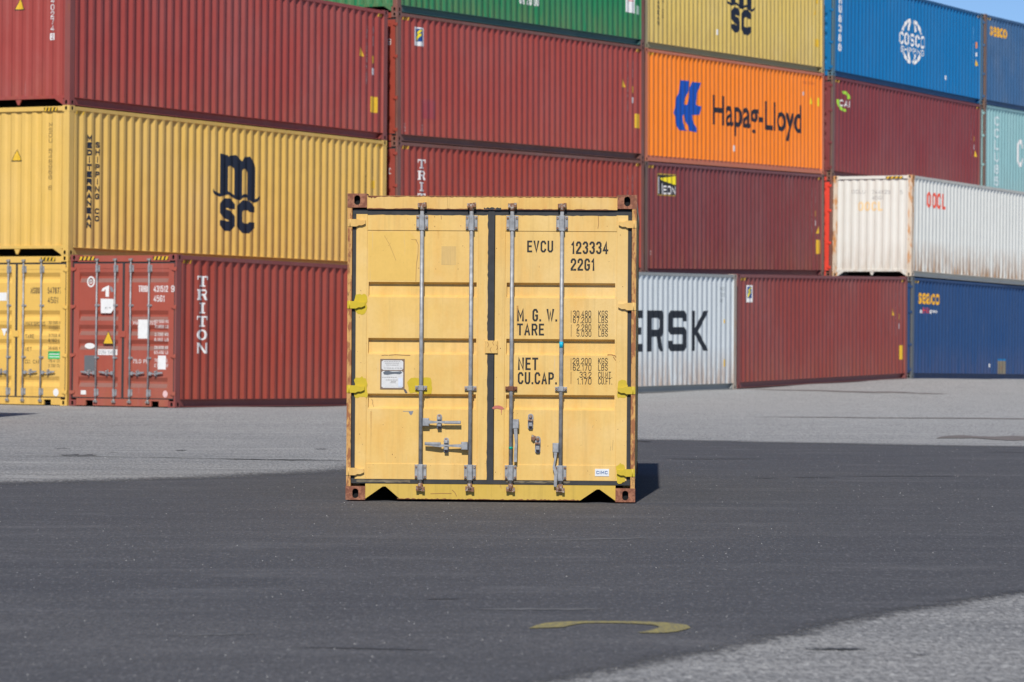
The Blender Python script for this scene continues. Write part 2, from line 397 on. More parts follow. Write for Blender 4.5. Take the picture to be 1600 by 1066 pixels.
M_STEEL = plain("galvanised steel", (0.38, 0.39, 0.41), 0.5, 0.25, 0.45, 22)
M_STEELD = plain("weathered steel fitting", (0.36, 0.35, 0.34), 0.55, 0.3, 0.35, 40)
M_BLACK = plain("black void", (0.006, 0.006, 0.007), 0.9)
M_DARK = plain("dark underside", (0.03, 0.027, 0.026), 0.85)
M_GASK = plain("dark grey door rubber", (0.040, 0.042, 0.046), 0.75, 0, 0.3, 12)
M_WHITE = plain("white marking", (0.78, 0.78, 0.78), 0.55)
M_HAZ = plain("hazard yellow", (0.75, 0.46, 0.03), 0.5)
M_RUSTY = paint("rusted steel", (0.17, 0.07, 0.04), rust=0.6, chips=0.5, seed=9, rough=0.8)

def container(name, L, H, paint_m, post_m=None, rail_m=None, end='doors', cast_m=None, rail_style='channel', rods=None, door=None, simple_top=False, door_m=None, end_m=None, under='open'):
    root = bpy.data.objects.new(name, None); COL.objects.link(root); root.empty_display_size = 0.5
    post_m = post_m or paint_m; rail_m = rail_m or paint_m; cast_m = cast_m or post_m; end_m = end_m or paint_m
    x0, x1 = -L / 2, L / 2; y0, y1 = -W / 2, W / 2
    # corrugated side that shows
    ztop = H - 0.085; zbot = 0.158
    prof = side_profile(L); mb = MB()
    for (a, da), (b, db) in zip(prof, prof[1:]):
        mb.quad((x0 + a, y0 + da, zbot), (x0 + b, y0 + db, zbot), (x0 + b, y0 + db, ztop), (x0 + a, y0 + da, ztop))
    mb.build("side_wall", paint_m, root)
    mb = MB(); 
    for (a, da), (b, db) in zip(prof, prof[1:]):
        mb.quad((x0 + a, y1 - da, zbot), (x0 + b, y1 - db, zbot), (x0 + b, y1 - db, ztop), (x0 + a, y1 - da, ztop))
    mb.build("side_wall", paint_m, root)
    # rails
    for sy, yo in ((1, y0), (-1, y1)):
        mb = MB(); mb.box(x0 + CX, x1 - CX, min(yo, yo + sy * 0.062), max(yo, yo + sy * 0.062), H - 0.088, H - 0.014); mb.build("top_side_rail", rail_m, root)
        mb = MB()
        if rail_style == 'channel':
            a = [(yo + sy * .10, .012), (yo + sy * .012, .012), (yo + sy * .012, .026), (yo + sy * .088, .030), (yo + sy * .088, .152), (yo + sy * .002, .155), (yo + sy * .002, .163), (yo + sy * .10, .163)]
        else:
            a = [(yo + sy * .05, .012), (yo + sy * .004, .012), (yo + sy * .004, .098), (yo + sy * .030, .104), (yo + sy * .030, .156), (yo + sy * .05, .160)]
        mb.prism(a, 0, x0 + CX + .001, x1 - CX - .001)
        # gussets beside the castings
        for xe, d in ((x0 + CX, 1), (x1 - CX, -1)):
            mb.prism([(xe + d * .002, .034), (xe + d * .13, .034), (xe + d * .002, .15)], 1, min(yo + sy * .014, yo + sy * .087), max(yo + sy * .014, yo + sy * .087))
        mb.build("bottom_side_rail", rail_m, root)
    # roof, floor, cross members
    mb = MB(); mb.box(x0 + .05, x1 - .05, y0 + .05, y1 - .05, H - .05, H - .022); mb.build("roof", paint_m, root)
    mb = MB(); mb.box(x0 + .08, x1 - .05, y0 + .05, y1 - .05, .165, .19)
    k = x0 + 0.9
    while k < x1 - .3:
        mb.box(k, k + .05, y0 + .12, y1 - .12, .04, .162); k += .9
    mb.build("floor", M_DARK, root)
    # posts
    PW = 0.16; PE = 0.036 if end == 'doors' else 0.125
    for sx, xo in ((1, x0), (-1, x1)):
        for sy, yo in ((1, y0), (-1, y1)):
            e = PE if sx == 1 else 0.125
            mb = MB(); t = .06
            mb.prism([(xo, yo), (xo + sx * PW, yo), (xo + sx * PW, yo + sy * .045), (xo + sx * t, yo + sy * .045), (xo + sx * t, yo + sy * e), (xo, yo + sy * e)] if e > .05 else
                     [(xo, yo), (xo + sx * PW, yo), (xo + sx * PW, yo + sy * .045), (xo + sx * .07, yo + sy * .045), (xo + sx * .07, yo + sy * .037), (xo, yo + sy * .037)], 2, CZ, H - CZ)
            mb.build("corner_post", post_m, root)
            for top in (0, 1): casting(L, H, -sx, -sy, top, [cast_m, M_BLACK], root)
    # far end
    mb = MB(); mb.box(x1 - .06, x1 - .03, y0 + .045, y1 - .045, .14, H - .05); mb.box(x1 - .062, x1, y0 + CY, y1 - CY, H - .12, H - .012); mb.box(x1 - .062, x1, y0 + CY, y1 - CY, .012, .135); mb.build("rear_wall", paint_m, root)
    if end == 'wall':
        ep = end_profile(); mb = MB()
        for (a, da), (b, db) in zip(ep, ep[1:]):
            mb.quad((x0 + da, y1 - a, .19), (x0 + db, y1 - b, .19), (x0 + db, y1 - b, H - .098), (x0 + da, y1 - a, H - .098))
        mb.build("end_wall", end_m, root)
        mb = MB(); mb.box(x0, x0 + .08, y0 + CY, y1 - CY, H - .1, H - .016); mb.build("header", end_m, root)
        mb = MB(); mb.box(x0 + .008, x0 + .08, y0 + .126, y1 - .126, .135, .195)
        for sy, yo in ((1, y0 + CY), (-1, y1 - CY)):
            mb.prism([(yo, .012), (yo, .134), (yo + sy * .2, .134)], 0, x0 + .006, x0 + .06)
        mb.prism([(-.07, .134), (.07, .134), (.035, .06), (.02, .03), (-.02, .03), (-.035, .06)], 0, x0 + .02, x0 + .05)
        mb.build("sill", end_m, root)
    return root

def oval_plate(mb, x, y, z, w, h, t):
    n = 14; pts = []
    for k in range(n):
        a = 2 * math.pi * k / n; c, s = math.cos(a), math.sin(a)
        pts.append((y + w / 2 * c, z + (h / 2 - w / 2) * (1 if s > 0 else -1) + w / 2 * s))
    mb.prism(pts, 0, x, x + t)

def doors(root, L, H, door_m, head_m, spec):
    """pair of hinged doors on the near end. All measures in metres from the left edge / the base."""
    x0 = -L / 2; FX = x0 + 0.020
    Y = lambda p: W / 2 - p
    zb, zt = spec['z']             # door frame bottom / top
    pz = spec['panel']             # panel bottom / top
    rec = spec['recess']; sl = spec['slope']
    # header and sill
    mb = MB(); mb.box(x0 + .006, x0 + .09, Y(W - CY), Y(CY), spec['head'], H - .016); h = mb.build("header", head_m, root)
    sill_t = spec['sill']
    pts = [(CY, .014)]
    for a, b, c, d in spec['notch']:
        if d == 0: pts += [(a, .014), (a, b), (c, b), (c, .014)]
        else: pts += [(a, .014), (d - .012, b), (d + .012, b), (c, .014)]
    pts += [(W - CY, .014), (W - CY, sill_t), (CY, sill_t)]
    mb = MB(); mb.prism([(Y(p), z) for p, z in pts], 0, x0 + .008, x0 + .05); mb.build("sill", spec.get('sill_m', head_m), root)
    def pd(z):
        for a, b in rec:
            if b - sl <= z <= a + sl:
                if z > a: return .068 - .042 * (z - a) / sl
                if z < b: return .068 - .042 * (b - z) / sl
                return .068
        return .026
    out = []
    for di, (p0, p1) in enumerate(((.040, W / 2 - .002), (W / 2 + .002, W - .040))):
        q0, q1 = spec['px'][di]
        fl = p0 + spec['gask'] if di == 0 else p0 + spec['gaskc']; fr = p1 - spec['gaskc'] if di == 0 else p1 - spec['gask']
        mb = MB()
        # frame
        for a, b, c, d in ((fl, q0, zb, zt), (q1, fr, zb, zt), (q0, q1, zb, pz[0]), (q0, q1, pz[1], zt)):
            mb.bevbox(FX, FX + .05, Y(b), Y(a), c, d, .003)
        # panel with horizontal grooves
        zs = [pz[0]]
        for a, b in sorted(rec, key=lambda r: r[1]): zs += [b - sl, b, a, a + sl]
        zs += [pz[1]]
        g0, g1 = q0 + .012, q1 - .012
        for za, zc in zip(zs, zs[1:]):
            mb.quad((x0 + pd(za + 1e-5) if za in [b - sl for a, b in rec] else x0 + pd(za), Y(g0), za), (x0 + pd(za), Y(g1), za), (x0 + pd(zc), Y(g1), zc), (x0 + pd(zc), Y(g0), zc))
        for a, b in ((q0, g0), (g1, q1)):
            mb.quad((x0 + .026, Y(a), pz[0]), (x0 + .026, Y(b), pz[0]), (x0 + .026, Y(b), pz[1]), (x0 + .026, Y(a), pz[1]))
        for gp in (g0, g1):
            for a, b in rec:
                mb.quad((x0 + .026, Y(gp), b - sl), (x0 + .068, Y(gp), b), (x0 + .068, Y(gp), a), (x0 + .026, Y(gp), a + sl))
        d = mb.build("door", door_m, root)
        # rubber gasket around the leaf
        mb = MB(); gx = x0 + .026
        go = p0 if di == 0 else p1
        if di == 0: mb.box(gx, gx + .03, Y(fl + .004), Y(p0), sill_t + .002, spec['head'] - .002)
        else: mb.box(gx, gx + .03, Y(p1), Y(fr - .004), sill_t + .002, spec['head'] - .002)
        mb.box(gx - .002, gx + .03, Y(p1 - .004), Y(p0 + .004), zt - .004, spec['head'] - .003)
        mb.box(gx - .002, gx + .03, Y(p1 - .004), Y(p0 + .004), sill_t + .003, zb + .004)
        if di == 0: mb.box(gx - .008, gx + .03, Y(W / 2 + spec['gaskc'] - .004), Y(fr - .002), sill_t + .004, spec['head'] - .006)
        mb.build("gasket", M_GASK, d)
        out.append(d)
    return out, h

def rod(parent, L, y, H, zlo, zhi, plates, guides, steel, small=False, rust_guides=()):
    x0 = -L / 2; mb = MB(); xc = x0 - .014
    mb.cyl((xc, y, zlo + .03), (xc, y, zhi - .03), .0165, n=14)
    # cams at the two ends
    for z, s in ((zlo, 1), (zhi, -1)):
        mb.m = 1
        mb.cyl((xc, y, z + s * .012), (xc, y, z + s * .065), .021, n=10)
        mb.box(xc - .022, xc + .026, y - .036, y - .014, z - .004 if s > 0 else z - .034, z + .034 if s > 0 else z + .004)
        mb.box(xc - .024, xc + .026, y + .014, y + .036, z + .002 if s > 0 else z - .038, z + .040 if s > 0 else z - .002)
        mb.box(xc - .014, xc + .026, y - .016, y + .016, min(z, z + s * .024), max(z, z + s * .024))
        mb.m = 0
    for a, b in plates:
        mb.bevbox(x0 + .006, x0 + .021, y - .050, y + .050, a, b, .004)
        mb.bevbox(xc - .023, x0 + .006, y - .022, y + .022, a - .01, b + .004, .006)
        for yy in (-.038, .038):
            for zz in (a + .018, b - .018):
                mb.m = 1; mb.cyl((x0 + .006, y + yy, zz), (x0 - .003, y + yy, zz), .009, n=8); mb.m = 0
    for i, g in enumerate(guides):
        if i in rust_guides: mb.m = 2
        mb.bevbox(x0 + .004, x0 + .026, y - .050, y + .050, g - .018, g + .018, .003)
        mb.bevbox(xc - .022, x0 + .004, y - .022, y + .022, g - .022, g + .022, .005)
        if i not in rust_guides: mb.m = 1
        for yy in (-.038, .038): mb.cyl((x0 + .004, y + yy, g), (x0 - .004, y + yy, g), .009, n=8)
        mb.m = 0
    return mb.build("lock_rod", [steel, M_STEELD if small else M_CAM, M_RUSTY], parent)

def handle_h(parent, L, ya, yb, z, yr, steel, dz=-.006):
    """horizontal locking handle: hub at ya (next to its rod), free end at yb, catch at yr"""
    x0 = -L / 2; mb = MB(); s = 1 if yb > ya else -1
    mb.bevbox(x0 - .030, x0 + .006, min(ya, ya + s * .055), max(ya, ya + s * .055), z - .038, z + .030, .005)
    ym = yr
    h0, h1, h2 = ya + s * .05, ym, yb
    mb.prism([(h0, z + .012), (h1 - s * .03, z + .006), (h1 + s * .03, z + .008), (h2, z + .016 + dz), (h2, z - .012 + dz), (h1 + s * .05, z - .016), (h1, z - .008), (h0, z - .018)], 0, x0 - .030, x0 - .018)
    mb.bevbox(x0 - .036, x0 - .017, min(h1 + s * .045, h2), max(h1 + s * .045, h2), z - .010 + dz, z + .014 + dz, .004)
    o = mb.build("handle", steel, parent)
    mb = MB(); oval_plate(mb, x0 + .014, yr, z, .046, .13, .012)
    mb.bevbox(x0 - .040, x0 + .013, yr - .016, yr + .016, z + .016, z + .044, .005)
    mb.bevbox(x0 - .038, x0 + .013, yr - .017, yr + .017, z - .040, z - .016, .005)
    mb.m = 1
    mb.cyl((x0 + .010, yr, z + .05), (x0 + .002, yr, z + .05), .010, n=10); mb.cyl((x0 + .010, yr, z - .052), (x0 + .002, yr, z - .052), .009, n=10)
    mb.build("handle_catch", [steel, M_CAM], parent)
    return o
def catch_open(parent, L, y, z, h, steel, hook=False):
    x0 = -L / 2; mb = MB(); oval_plate(mb, x0 + .012, y, z, .048, h, .014)
    mb.bevbox(x0 - .026, x0 + .011, y - .016, y + .016, z - h * .30, z - h * .06, .005)
    mb.m = 1
    mb.cyl((x0 + .010, y, z + h * .34), (x0 - .006, y, z + h * .34), .014, n=10)
    mb.bevbox(x0 - .022, x0 + .011, y - .020, y + .022, z + h * .02, z + h * .14, .004)
    mb.cyl((x0 + .010, y, z - h * .38), (x0 + .002, y, z - h * .38), .010, n=10)
    if hook: mb.m = 1; mb.prism([(y + .004, z + h * .46), (y + .05, z + h * .60), (y + .058, z + h * .36), (y + .036, z + h * .22)], 0, x0 - .004, x0 + .012)
    return mb.build("handle_catch", [steel, M_CAM], parent)
def handle_v(parent, L, y, z, zlo, side, steel, bend=.01):
    """handle swung open and hanging along its rod"""
    x0 = -L / 2; mb = MB()
    mb.bevbox(x0 - .034, x0 + .004, y - .026, y + .026, z - .035, z + .045, .005)
    mb.prism([(y - .014, z - .03), (y + .016, z - .03), (y + .012, z - (z - zlo) * .3), (y + .016 + bend, z - (z - zlo) * .5), (y + .010, z - (z - zlo) * .65), (y + .014, zlo), (y - .012, zlo), (y - .014, z - (z - zlo) * .62), (y - .004 + bend, z - (z - zlo) * .45)], 0, x0 - .030, x0 - .010)
    return mb.build("handle", steel, parent)

def hinge(parent, L, p, z, flip, mat, w=.135, h=.062):
    """strap hinge from the corner post onto the door frame"""
    x0 = -L / 2; s = -1 if not flip else 1; y = W / 2 - p
    mb = MB()
    pts = [(0, .030), (w * .55, .030), (w * .72, .020), (w, .022), (w, -.008), (w * .80, -.022), (w * .62, -.022), (w * .5, -.032), (0, -.032)]
    pts = [(y + s * a, z + b * h / .062) for a, b in pts]
    mb.prism(pts, 0, x0 - .004, x0 + .019)
    mb.cyl((x0 + .004, y + s * .020, z - h * .56), (x0 + .004, y + s * .020, z + h * .54), .0095, n=10)
    return mb.build("hinge", mat, parent)

M_CAM = rusty("rust stained galvanised fitting", (0.40, 0.35, 0.30), (.20, .09, .05), (.05, .035, .03), .75, 40, 1, 2, .6)

# ------------------------------------------------------------------ stacks: near corner, ground height, pitch along the row, yaw
TH = 0.4865336
STK = {'A': (-8.5612, 67.418, -0.0542, -0.0051, 0.0019), 'B': (-2.568, 78.539, -0.1086, 0.0107, 0.0213),
       'C': (3.4074, 89.523, 0.013, 0.0149, -0.0153), 'D': (9.1633, 100.992, 0.1852, -0.0083, 0.0038),
       'E': (15.0824, 112.198, 0.1167, 0.0, 0.0), 'M': (-0.1603, 77.38, -0.0461, 0.0048, 0.0101),
       'R': (5.6984, 88.466, 0.0282, 0.0115, -0.0171), 'S': (11.3839, 99.809, 0.1653, -0.0117, -0.0061),
       'T': (-6.3459, 66.065, -0.0463, -0.0106, 0.0071), 'W': (11.3561, 99.908, 0.1894, -0.0138, 0.009)}
def frame(s):
    x, y, z, t, yw = STK[s]; a = TH + yw
    u = Vector((math.sin(a), math.cos(a), t)).normalized(); w = Vector((math.cos(a), -math.sin(a), 0)); n = w.cross(u)
    return Vector((x, y, z)), u, w, n
def place(root, s, k, L=L40, dx=0.0, dy=0.0):
    P, u, w, n = frame(s)
    o = P + u * (L / 2 + dx) - w * (W / 2 + dy) + n * (k * HC + 0.004)
    m = Matrix((u, -w, n)).transposed().to_4x4(); m.translation = o
    root.matrix_world = m

BG_SPEC = dict(z=(.17, HC - .17), panel=(.27, HC - .27), recess=[(2.485, 2.445), (1.755, 1.715), (1.475, 1.435), (1.195, 1.155), (.485, .445)], slope=.080,
               px=[(.185, 1.115), (1.323, 2.253)], head=HC - .135, sill=.15, notch=[(.38, .115, .55, 0), (1.89, .115, 2.06, 0)], gask=.03, gaskc=.022)
def bg_doors(root, m, detail=True, rods=(.62, 1.04, 1.40, 1.82)):
    (dl, dr), h = doors(root, L40, HC, m, m, BG_SPEC)
    for i, p in enumerate(rods):
        d = dl if i < 2 else dr
        rod(d, L40, W / 2 - p, HC, .075, HC - .075, [(.20, .33), (HC - .33, HC - .20)], [.93, 1.93], M_STEEL, small=True)
    if detail:
        z = .64
        for ya, yb, yr, d in ((rods[0] - .02, rods[0] - .34, rods[0] - .17, dl), (rods[1] - .02, rods[1] - .34, rods[1] - .17, dl),
                              (rods[2] + .02, rods[2] + .34, rods[2] + .17, dr), (rods[3] + .02, rods[3] + .34, rods[3] + .17, dr)):
            handle_h(d, L40, W / 2 - ya, W / 2 - yb, z, W / 2 - yr, M_STEEL, dz=.014)
    for z in (.26, .97, 1.9, 2.62):
        hinge(dl, L40, .0, z, False, m, .12, .07); hinge(dr, L40, W, z, True, m, .12, .07)
    return dl, dr
def bar_m(root, m):   # latch plate over the meeting edge of the doors
    mb = MB(); mb.bevbox(-L40 / 2 + .002, -L40 / 2 + .02, -.06, .06, 1.32, 1.44, .004); mb.build("latch_plate", m, root)
def haz_side(root, near=True, far=True, L=L40, prof=None, m=None):
    pol = []
    if near: pol += [[(.20 + i * .11, HC - .165), (.255 + i * .11, HC - .165), (.30 + i * .11, HC - .095), (.245 + i * .11, HC - .095)] for i in range(3)]
    if far: pol += [[(L - .46 + i * .11, HC - .165), (L - .405 + i * .11, HC - .165), (L - .36 + i * .11, HC - .095), (L - .415 + i * .11, HC - .095)] for i in range(2)]
    if pol: decal("hazard_stripes", pol, m or M_HAZ, root, L, 'side', .003, prof or side_profile(L))
def haz_end(root, spans, z0=HC - .105, z1=HC - .035, x=.0, mm=None):
    pol = []; blk = []
    for a, b in spans:
        n = 4; st = (b - a) / n
        blk += rect(a, b, z0, z1)
        pol += [[(a + i * st + .01, z0), (a + (i + .52) * st + .01, z0), (a + (i + .95) * st, z1), (a + (i + .43) * st, z1)] for i in range(n)]
    decal("hazard_stripes", blk, M_BLACKP, root, L40, 'end', .002 - x); decal("hazard_stripes", pol, M_HAZ, root, L40, 'end', .004 - x)
M_BLACKP = plain("black paint", (0.02, 0.02, 0.022), 0.55)
SP = side_profile(L40); EP = end_profile()
def side_d(root, name, polys, mat, label=None): return decal(name, polys, mat, root, L40, 'side', .003, SP, label)
def endw_d(root, name, polys, mat, label=None): return decal(name, polys, mat, root, L40, 'end', .003, EP, label)
def door_d(d, name, polys, mat, L=L40, spec=BG_SPEC, off=.0025, label=None, base=.026):
    def pd(z):
        sl = spec['slope']
        for a, b in spec['recess']:
            if b - sl < z < a + sl: return .030
        return base
    # letters stay on the flats; those that meet a groove bridge it as a film on its edge
    return decal(name, polys, mat, d, L, 'end', off, lambda z: base, label)
def words(fn, c, mat, *ws):
    for w_ in ws: fn(c, "lettering", w_, mat)
def right_marks(root, tri=True, wcol=None, ysq=(11.46, 11.78, .59, .94), small=True, ys=1.76):
    w = wcol or M_WFADE
    if tri: side_d(root, "warning_triangle", [[(10.96, 1.80), (11.17, 1.80), (11.0, 2.0)]], M_HAZ)
    side_d(root, "lettering", rotated("TRLU 704418 2 45G1", 11.28, .055, 2.5, 1.2), w)
    side_d(root, "lettering", rotated("MGW 32500", 11.56, .05, 2.49, 2.06), w)
    side_d(root, "sticker", rect(11.52, 11.59, ys - .08, ys + .08), M_HAZ)
    side_d(root, "sticker", rect(11.51, 11.60, ys - .34, ys - .19), M_WHITE)
    if ysq: side_d(root, "sticker", rect(*ysq), M_HAZ)
M_WFADE = plain("faded white lettering", (0.55, 0.47, 0.47), 0.6)
M_NAVY = worn("navy blue logo paint", (0.012, 0.018, 0.036), (0.5, 0.33, 0.1), .05)
M_LBLK = worn("black lettering", (0.028, 0.027, 0.026), (0.5, 0.36, 0.12), .35, 40)
M_YB = plain("bright yellow print", (0.85, 0.70, 0.02), 0.5)
M_BLUEP = plain("blue print", (0.01, 0.07, 0.27), 0.5)
M_REDP = plain("red print", (0.72, 0.05, 0.03), 0.5)

# ---- paints
MAR = (0.335, 0.058, 0.048)
def slab(chars, xc, w, ztop, zbot):
    out = []; n = len(chars); hh = (ztop - zbot) / n; x0, x1 = xc - w / 2, xc + w / 2; t = w * .26; b = hh * .11
    for i, ch in enumerate(chars):
        zt = ztop - i * hh; zb = zt - hh * .80; zm = (zt + zb) / 2
        if ch == 'T': out += rect(x0, x1, zt - b, zt) + rect(x0, x0 + b, zt - 2.6 * b, zt - b) + rect(x1 - b, x1, zt - 2.6 * b, zt - b) + rect(xc - t / 2, xc + t / 2, zb + b, zt - b) + rect(xc - t, xc + t, zb, zb + b)
        elif ch == 'I': out += rect(xc - t, xc + t, zt - b, zt) + rect(xc - t / 2, xc + t / 2, zb + b, zt - b) + rect(xc - t, xc + t, zb, zb + b)
        elif ch == 'O': out += ring(xc, zm, w / 2, hh * .40, t, b * 1.1)
        elif ch == 'N': out += rect(x0 + .02, x0 + .02 + t * .6, zb, zt) + rect(x1 - t * .6, x1, zb, zt) + [[(x0, zt), (x0 + t, zt), (x1, zb), (x1 - t, zb)]]
        elif ch == 'R': out += rect(x0, x0 + b, zt - b, zt) + rect(x0 + b, x0 + b + t, zb + b, zt) + rect(x0, x0 + t + 2 * b, zb, zb + b) + expand([(x0 + b + t, zt - b / 2), (x1 - t * .9, zt - b / 2), (x1 - t / 2, zt - hh * .2), (x1 - t * .9, zm), (x0 + b + t, zm)], b * 1.25) + [[(xc, zm), (xc + t, zm), (x1, zb), (x1 - t, zb)]]
    return out
P_msc = paint("weathered mustard yellow paint", (0.72, 0.46, 0.108), fade=.22, streak=.3, seed=1, low=.1)
P_mar = paint("maroon paint", MAR, fade=.3, streak=.3, seed=2, low=.12)
P_marp = paint("maroon post paint", (0.25, 0.06, 0.05), fade=.3, streak=.3, rust=.5, seed=3)
P_tri = paint("brick red paint", (0.33, 0.054, 0.034), fade=.2, streak=.3, seed=4, low=.1)
P_trid = paint("brick red door paint", (0.37, 0.080, 0.052), fade=.3, streak=.35, seed=5, low=.2)
P_b2 = paint("rosy brown red paint", (0.335, 0.058, 0.046), fade=.2, streak=.35, seed=6, low=.1)
P_b1 = paint("rusty red paint", (0.32, 0.050, 0.033), fade=.2, streak=.3, seed=7)
P_post = paint("rusty red brown post", (0.22, 0.085, 0.06), fade=.5, streak=.5, rust=.7, seed=8)
P_grn = paint("green paint", (0.014, 0.20, 0.078), fade=.25, streak=.5, seed=10, low=.25)
P_msc2 = paint("pale mustard paint", (0.66, 0.48, 0.13), fade=.3, streak=.3, seed=11, low=.25)
P_msc2r = paint("grimy yellow rail", (0.42, 0.34, 0.17), fade=.3, streak=.3, rust=.3, seed=12)
P_or = paint("bright orange paint", (0.92, 0.235, 0.018), fade=.08, streak=.1, seed=13)
P_orr = paint("salmon orange rail", (0.66, 0.20, 0.10), fade=.2, streak=.3, seed=14)
P_be = paint("dark plum brown paint", (0.205, 0.046, 0.048), fade=.4, streak=.6, seed=15, low=.2, rust=.12)
P_wst = plain("grey brown post", (0.22, 0.15, 0.12), 0.7, 0, .4, 6)
P_cos = paint("vivid blue paint", (0.003, 0.155, 0.40), fade=.1, streak=.25, seed=16)
P_d2 = paint("dull wine red paint", (0.205, 0.037, 0.043), fade=.3, streak=.5, seed=17, low=.1)
P_red = paint("signal red paint", (0.78, 0.065, 0.04), fade=.1, streak=.2, seed=18)
P_sea = paint("faded steel blue paint", (0.045, 0.125, 0.27), fade=.6, streak=.7, seed=19)
P_sea2 = paint("dark navy blue paint", (0.018, 0.062, 0.18), fade=.15, streak=.35, seed=20, low=.1)
P_teal = paint("pale teal paint", (0.27, 0.48, 0.50), fade=.2, streak=.35, seed=21, low=.1)
P_wht = paint("off white paint", (0.68, 0.69, 0.66), fade=.15, streak=.25, seed=22, low=1.0, rust=.22, rustcol=(.36, .17, .06))
P_whtp = rusty("rust washed white post", (0.72, 0.62, 0.50), (.55, .25, .08), (.16, .08, .05), .55, 5, .3, 23)
P_mae = paint("light grey paint", (0.56, 0.61, 0.64), fade=.15, streak=.3, seed=24, low=.7, rust=.05, rustcol=(.36, .2, .1))
P_maep = paint("rust streaked grey post", (0.42, 0.36, 0.30), fade=.4, streak=.5, rust=.8, seed=25, rustcol=(.3, .15, .07))
P_r = paint("worn brick brown paint", (0.25, 0.050, 0.043), fade=.35, streak=.6, seed=26, low=.15)
P_yd = paint("golden yellow door paint", (0.74, 0.46, 0.10), fade=.12, streak=.2, seed=27, low=.15)
P_bpost = paint("dull brown steel post", (0.20, 0.12, 0.09), fade=.5, streak=.5, rust=.5, seed=28)

G1 = "containers in the stacks"
def bgc(name_label, s, k, pm, end='wall', post=None, rail=None, style='channel', cast=None, dy=0.0, dx=0.0, em=None):
    r = container("shipping_container", L40, HC, pm, post, rail, end, cast, style, end_m=em)
    tag(r, name_label, "container", G1); place(r, s, k, dx=dx, dy=dy); return r

def msc_logo(s0, s1, z0, z1):
    p = [[(.141, .45), (.308, .47), (.308, .985), (.141, 1.0)], [(.44, .44), (.606, .43), (.606, .90), (.44, .86)],
         [(.308, .84), (.308, .965), (.36, .985), (.46, 1.0), (.50, .985), (.60, .925), (.606, .86), (.44, .80), (.42, .83), (.36, .85)],
         [(.715, .42), (.883, .41), (.883, .86), (.715, .82)],
         [(.606, .80), (.598, .92), (.66, .985), (.77, .995), (.85, .93), (.883, .86), (.715, .78), (.69, .82), (.64, .83)]]
    wv = [(0, .515), (.03, .485), (.14, .46), (.22, .475), (.30, .50), (.38, .475), (.47, .44), (.57, .435), (.63, .47), (.70, .48), (.77, .44), (.86, .415), (.93, .43), (.99, .47)]
    for (a, b), (c, d) in zip(wv, wv[1:]): p.append([(a, b - .022), (c, d - .022), (c, d + .022), (a, b + .022)])
    o = scaled(p, s0, s1, z0, z1); w = s1 - s0; h = z1 - z0
    o += sfit("S", s0 + .145 * w, s0 + .46 * w, z0, z0 + .425 * h, .30)
    o += sfit("C", s0 + .505 * w, s0 + .875 * w, z0 - .015 * h, z0 + .415 * h, .30)
    return o
def tri_mark(xc, z0, h=.2, w=.2): return [[(xc - w / 2, z0), (xc + w / 2, z0), (xc, z0 + h)]]
def florens(root, a0, a1, z0, z1):
    side_d(root, "logo", rect(a0, a1, z0, z1), M_WHITE)
    w = a1 - a0; h = z1 - z0
    decal("logo", rect(a0 + .12 * w, a1 - .12 * w, z0 + .24 * h, z1 - .08 * h), M_BLUEP, root, L40, 'side', .005, SP)
    sw = [[(.22, .62), (.30, .76), (.52, .86), (.88, .88), (.70, .76), (.45, .66)], [(.16, .30), (.22, .52), (.42, .64), (.74, .68), (.74, .56), (.50, .48), (.36, .40), (.30, .28)]]
    decal("logo", scaled(sw, a0, a1, z0, z1), M_YB, root, L40, 'side', .007, SP)

# ---- left stack (bay A) : yellow doors / yellow MSC / maroon
c = bgc("golden yellow container with closed doors, on the ground at the picture's left edge", 'A', 0, P_yd, 'doors')
dl, dr = bg_doors(c, P_yd); bar_m(c, P_yd)
haz_end(c, [(1.80, 2.14)], x=-.003)
dk = worn("brown black lettering", (0.10, 0.075, 0.045), (0.5, 0.36, 0.12), .45, 30)
def numbers(d, x1, x2, z, m, l1, l2, rows, h=.125):
    door_d(d, "lettering", fit(l1[0], x1 + .02, x1 + .23, z, z + h, .005), m); door_d(d, "lettering", fit(l1[1], x2, x2 + .325, z, z + h, .005), m)
    if len(l1) > 2: door_d(d, "lettering", fit(l1[2], x2 + .40, x2 + .475, z, z + h, .005), m, base=.018)
    door_d(d, "lettering", fit(l2, x2 + .0, x2 + .25, z - .185, z - .185 + h), m)
    zz = z - .60
    for lab, a, b in rows:
        if lab: door_d(d, "lettering", fit(lab, x1 - .10, x1 - .10 + .052 * len(lab), zz - .02, zz + .055), m)
        door_d(d, "lettering", fit(a, x2 + .03, x2 + .40, zz + .01, zz + .07), m)
        door_d(d, "lettering", fit(b, x2 + .03, x2 + .40, zz - .085, zz - .025), m); zz -= .245
numbers(dr, 1.53, 1.95, 2.16, dk, ("MSDU", "547877", "1"), "45G1", [("MAX.GROSS", "32.500 KGS", "71.650 LBS"), ("TARE", "3.700 KGS", "8.160 LBS"), ("NET", "28.800 KGS", "63.490 LBS"), ("CU. CAP", "76.4 CU.M", "2.700 CU.FT")], .12)
M_GRN = plain("green sticker", (0.03, 0.50, 0.14), .5)
door_d(dr, "sticker", rect(1.97, 2.27, .90, 1.05), M_GRN, label="green sticker"); door_d(dr, "sticker", rect(2.00, 2.24, .935, .950) + rect(2.00, 2.24, .985, 1.0), M_WHITE, off=.004)
door_d(dr, "sticker", ell(2.17, .255, .065, .075), M_WHITE, base=.018)
door_d(dl, "sticker", rect(.72, .98, 2.02, 2.18), M_WHITE); door_d(dl, "sticker", [[(.86, 1.48), (.93, 1.33), (1.0, 1.48)]], M_WHITE)

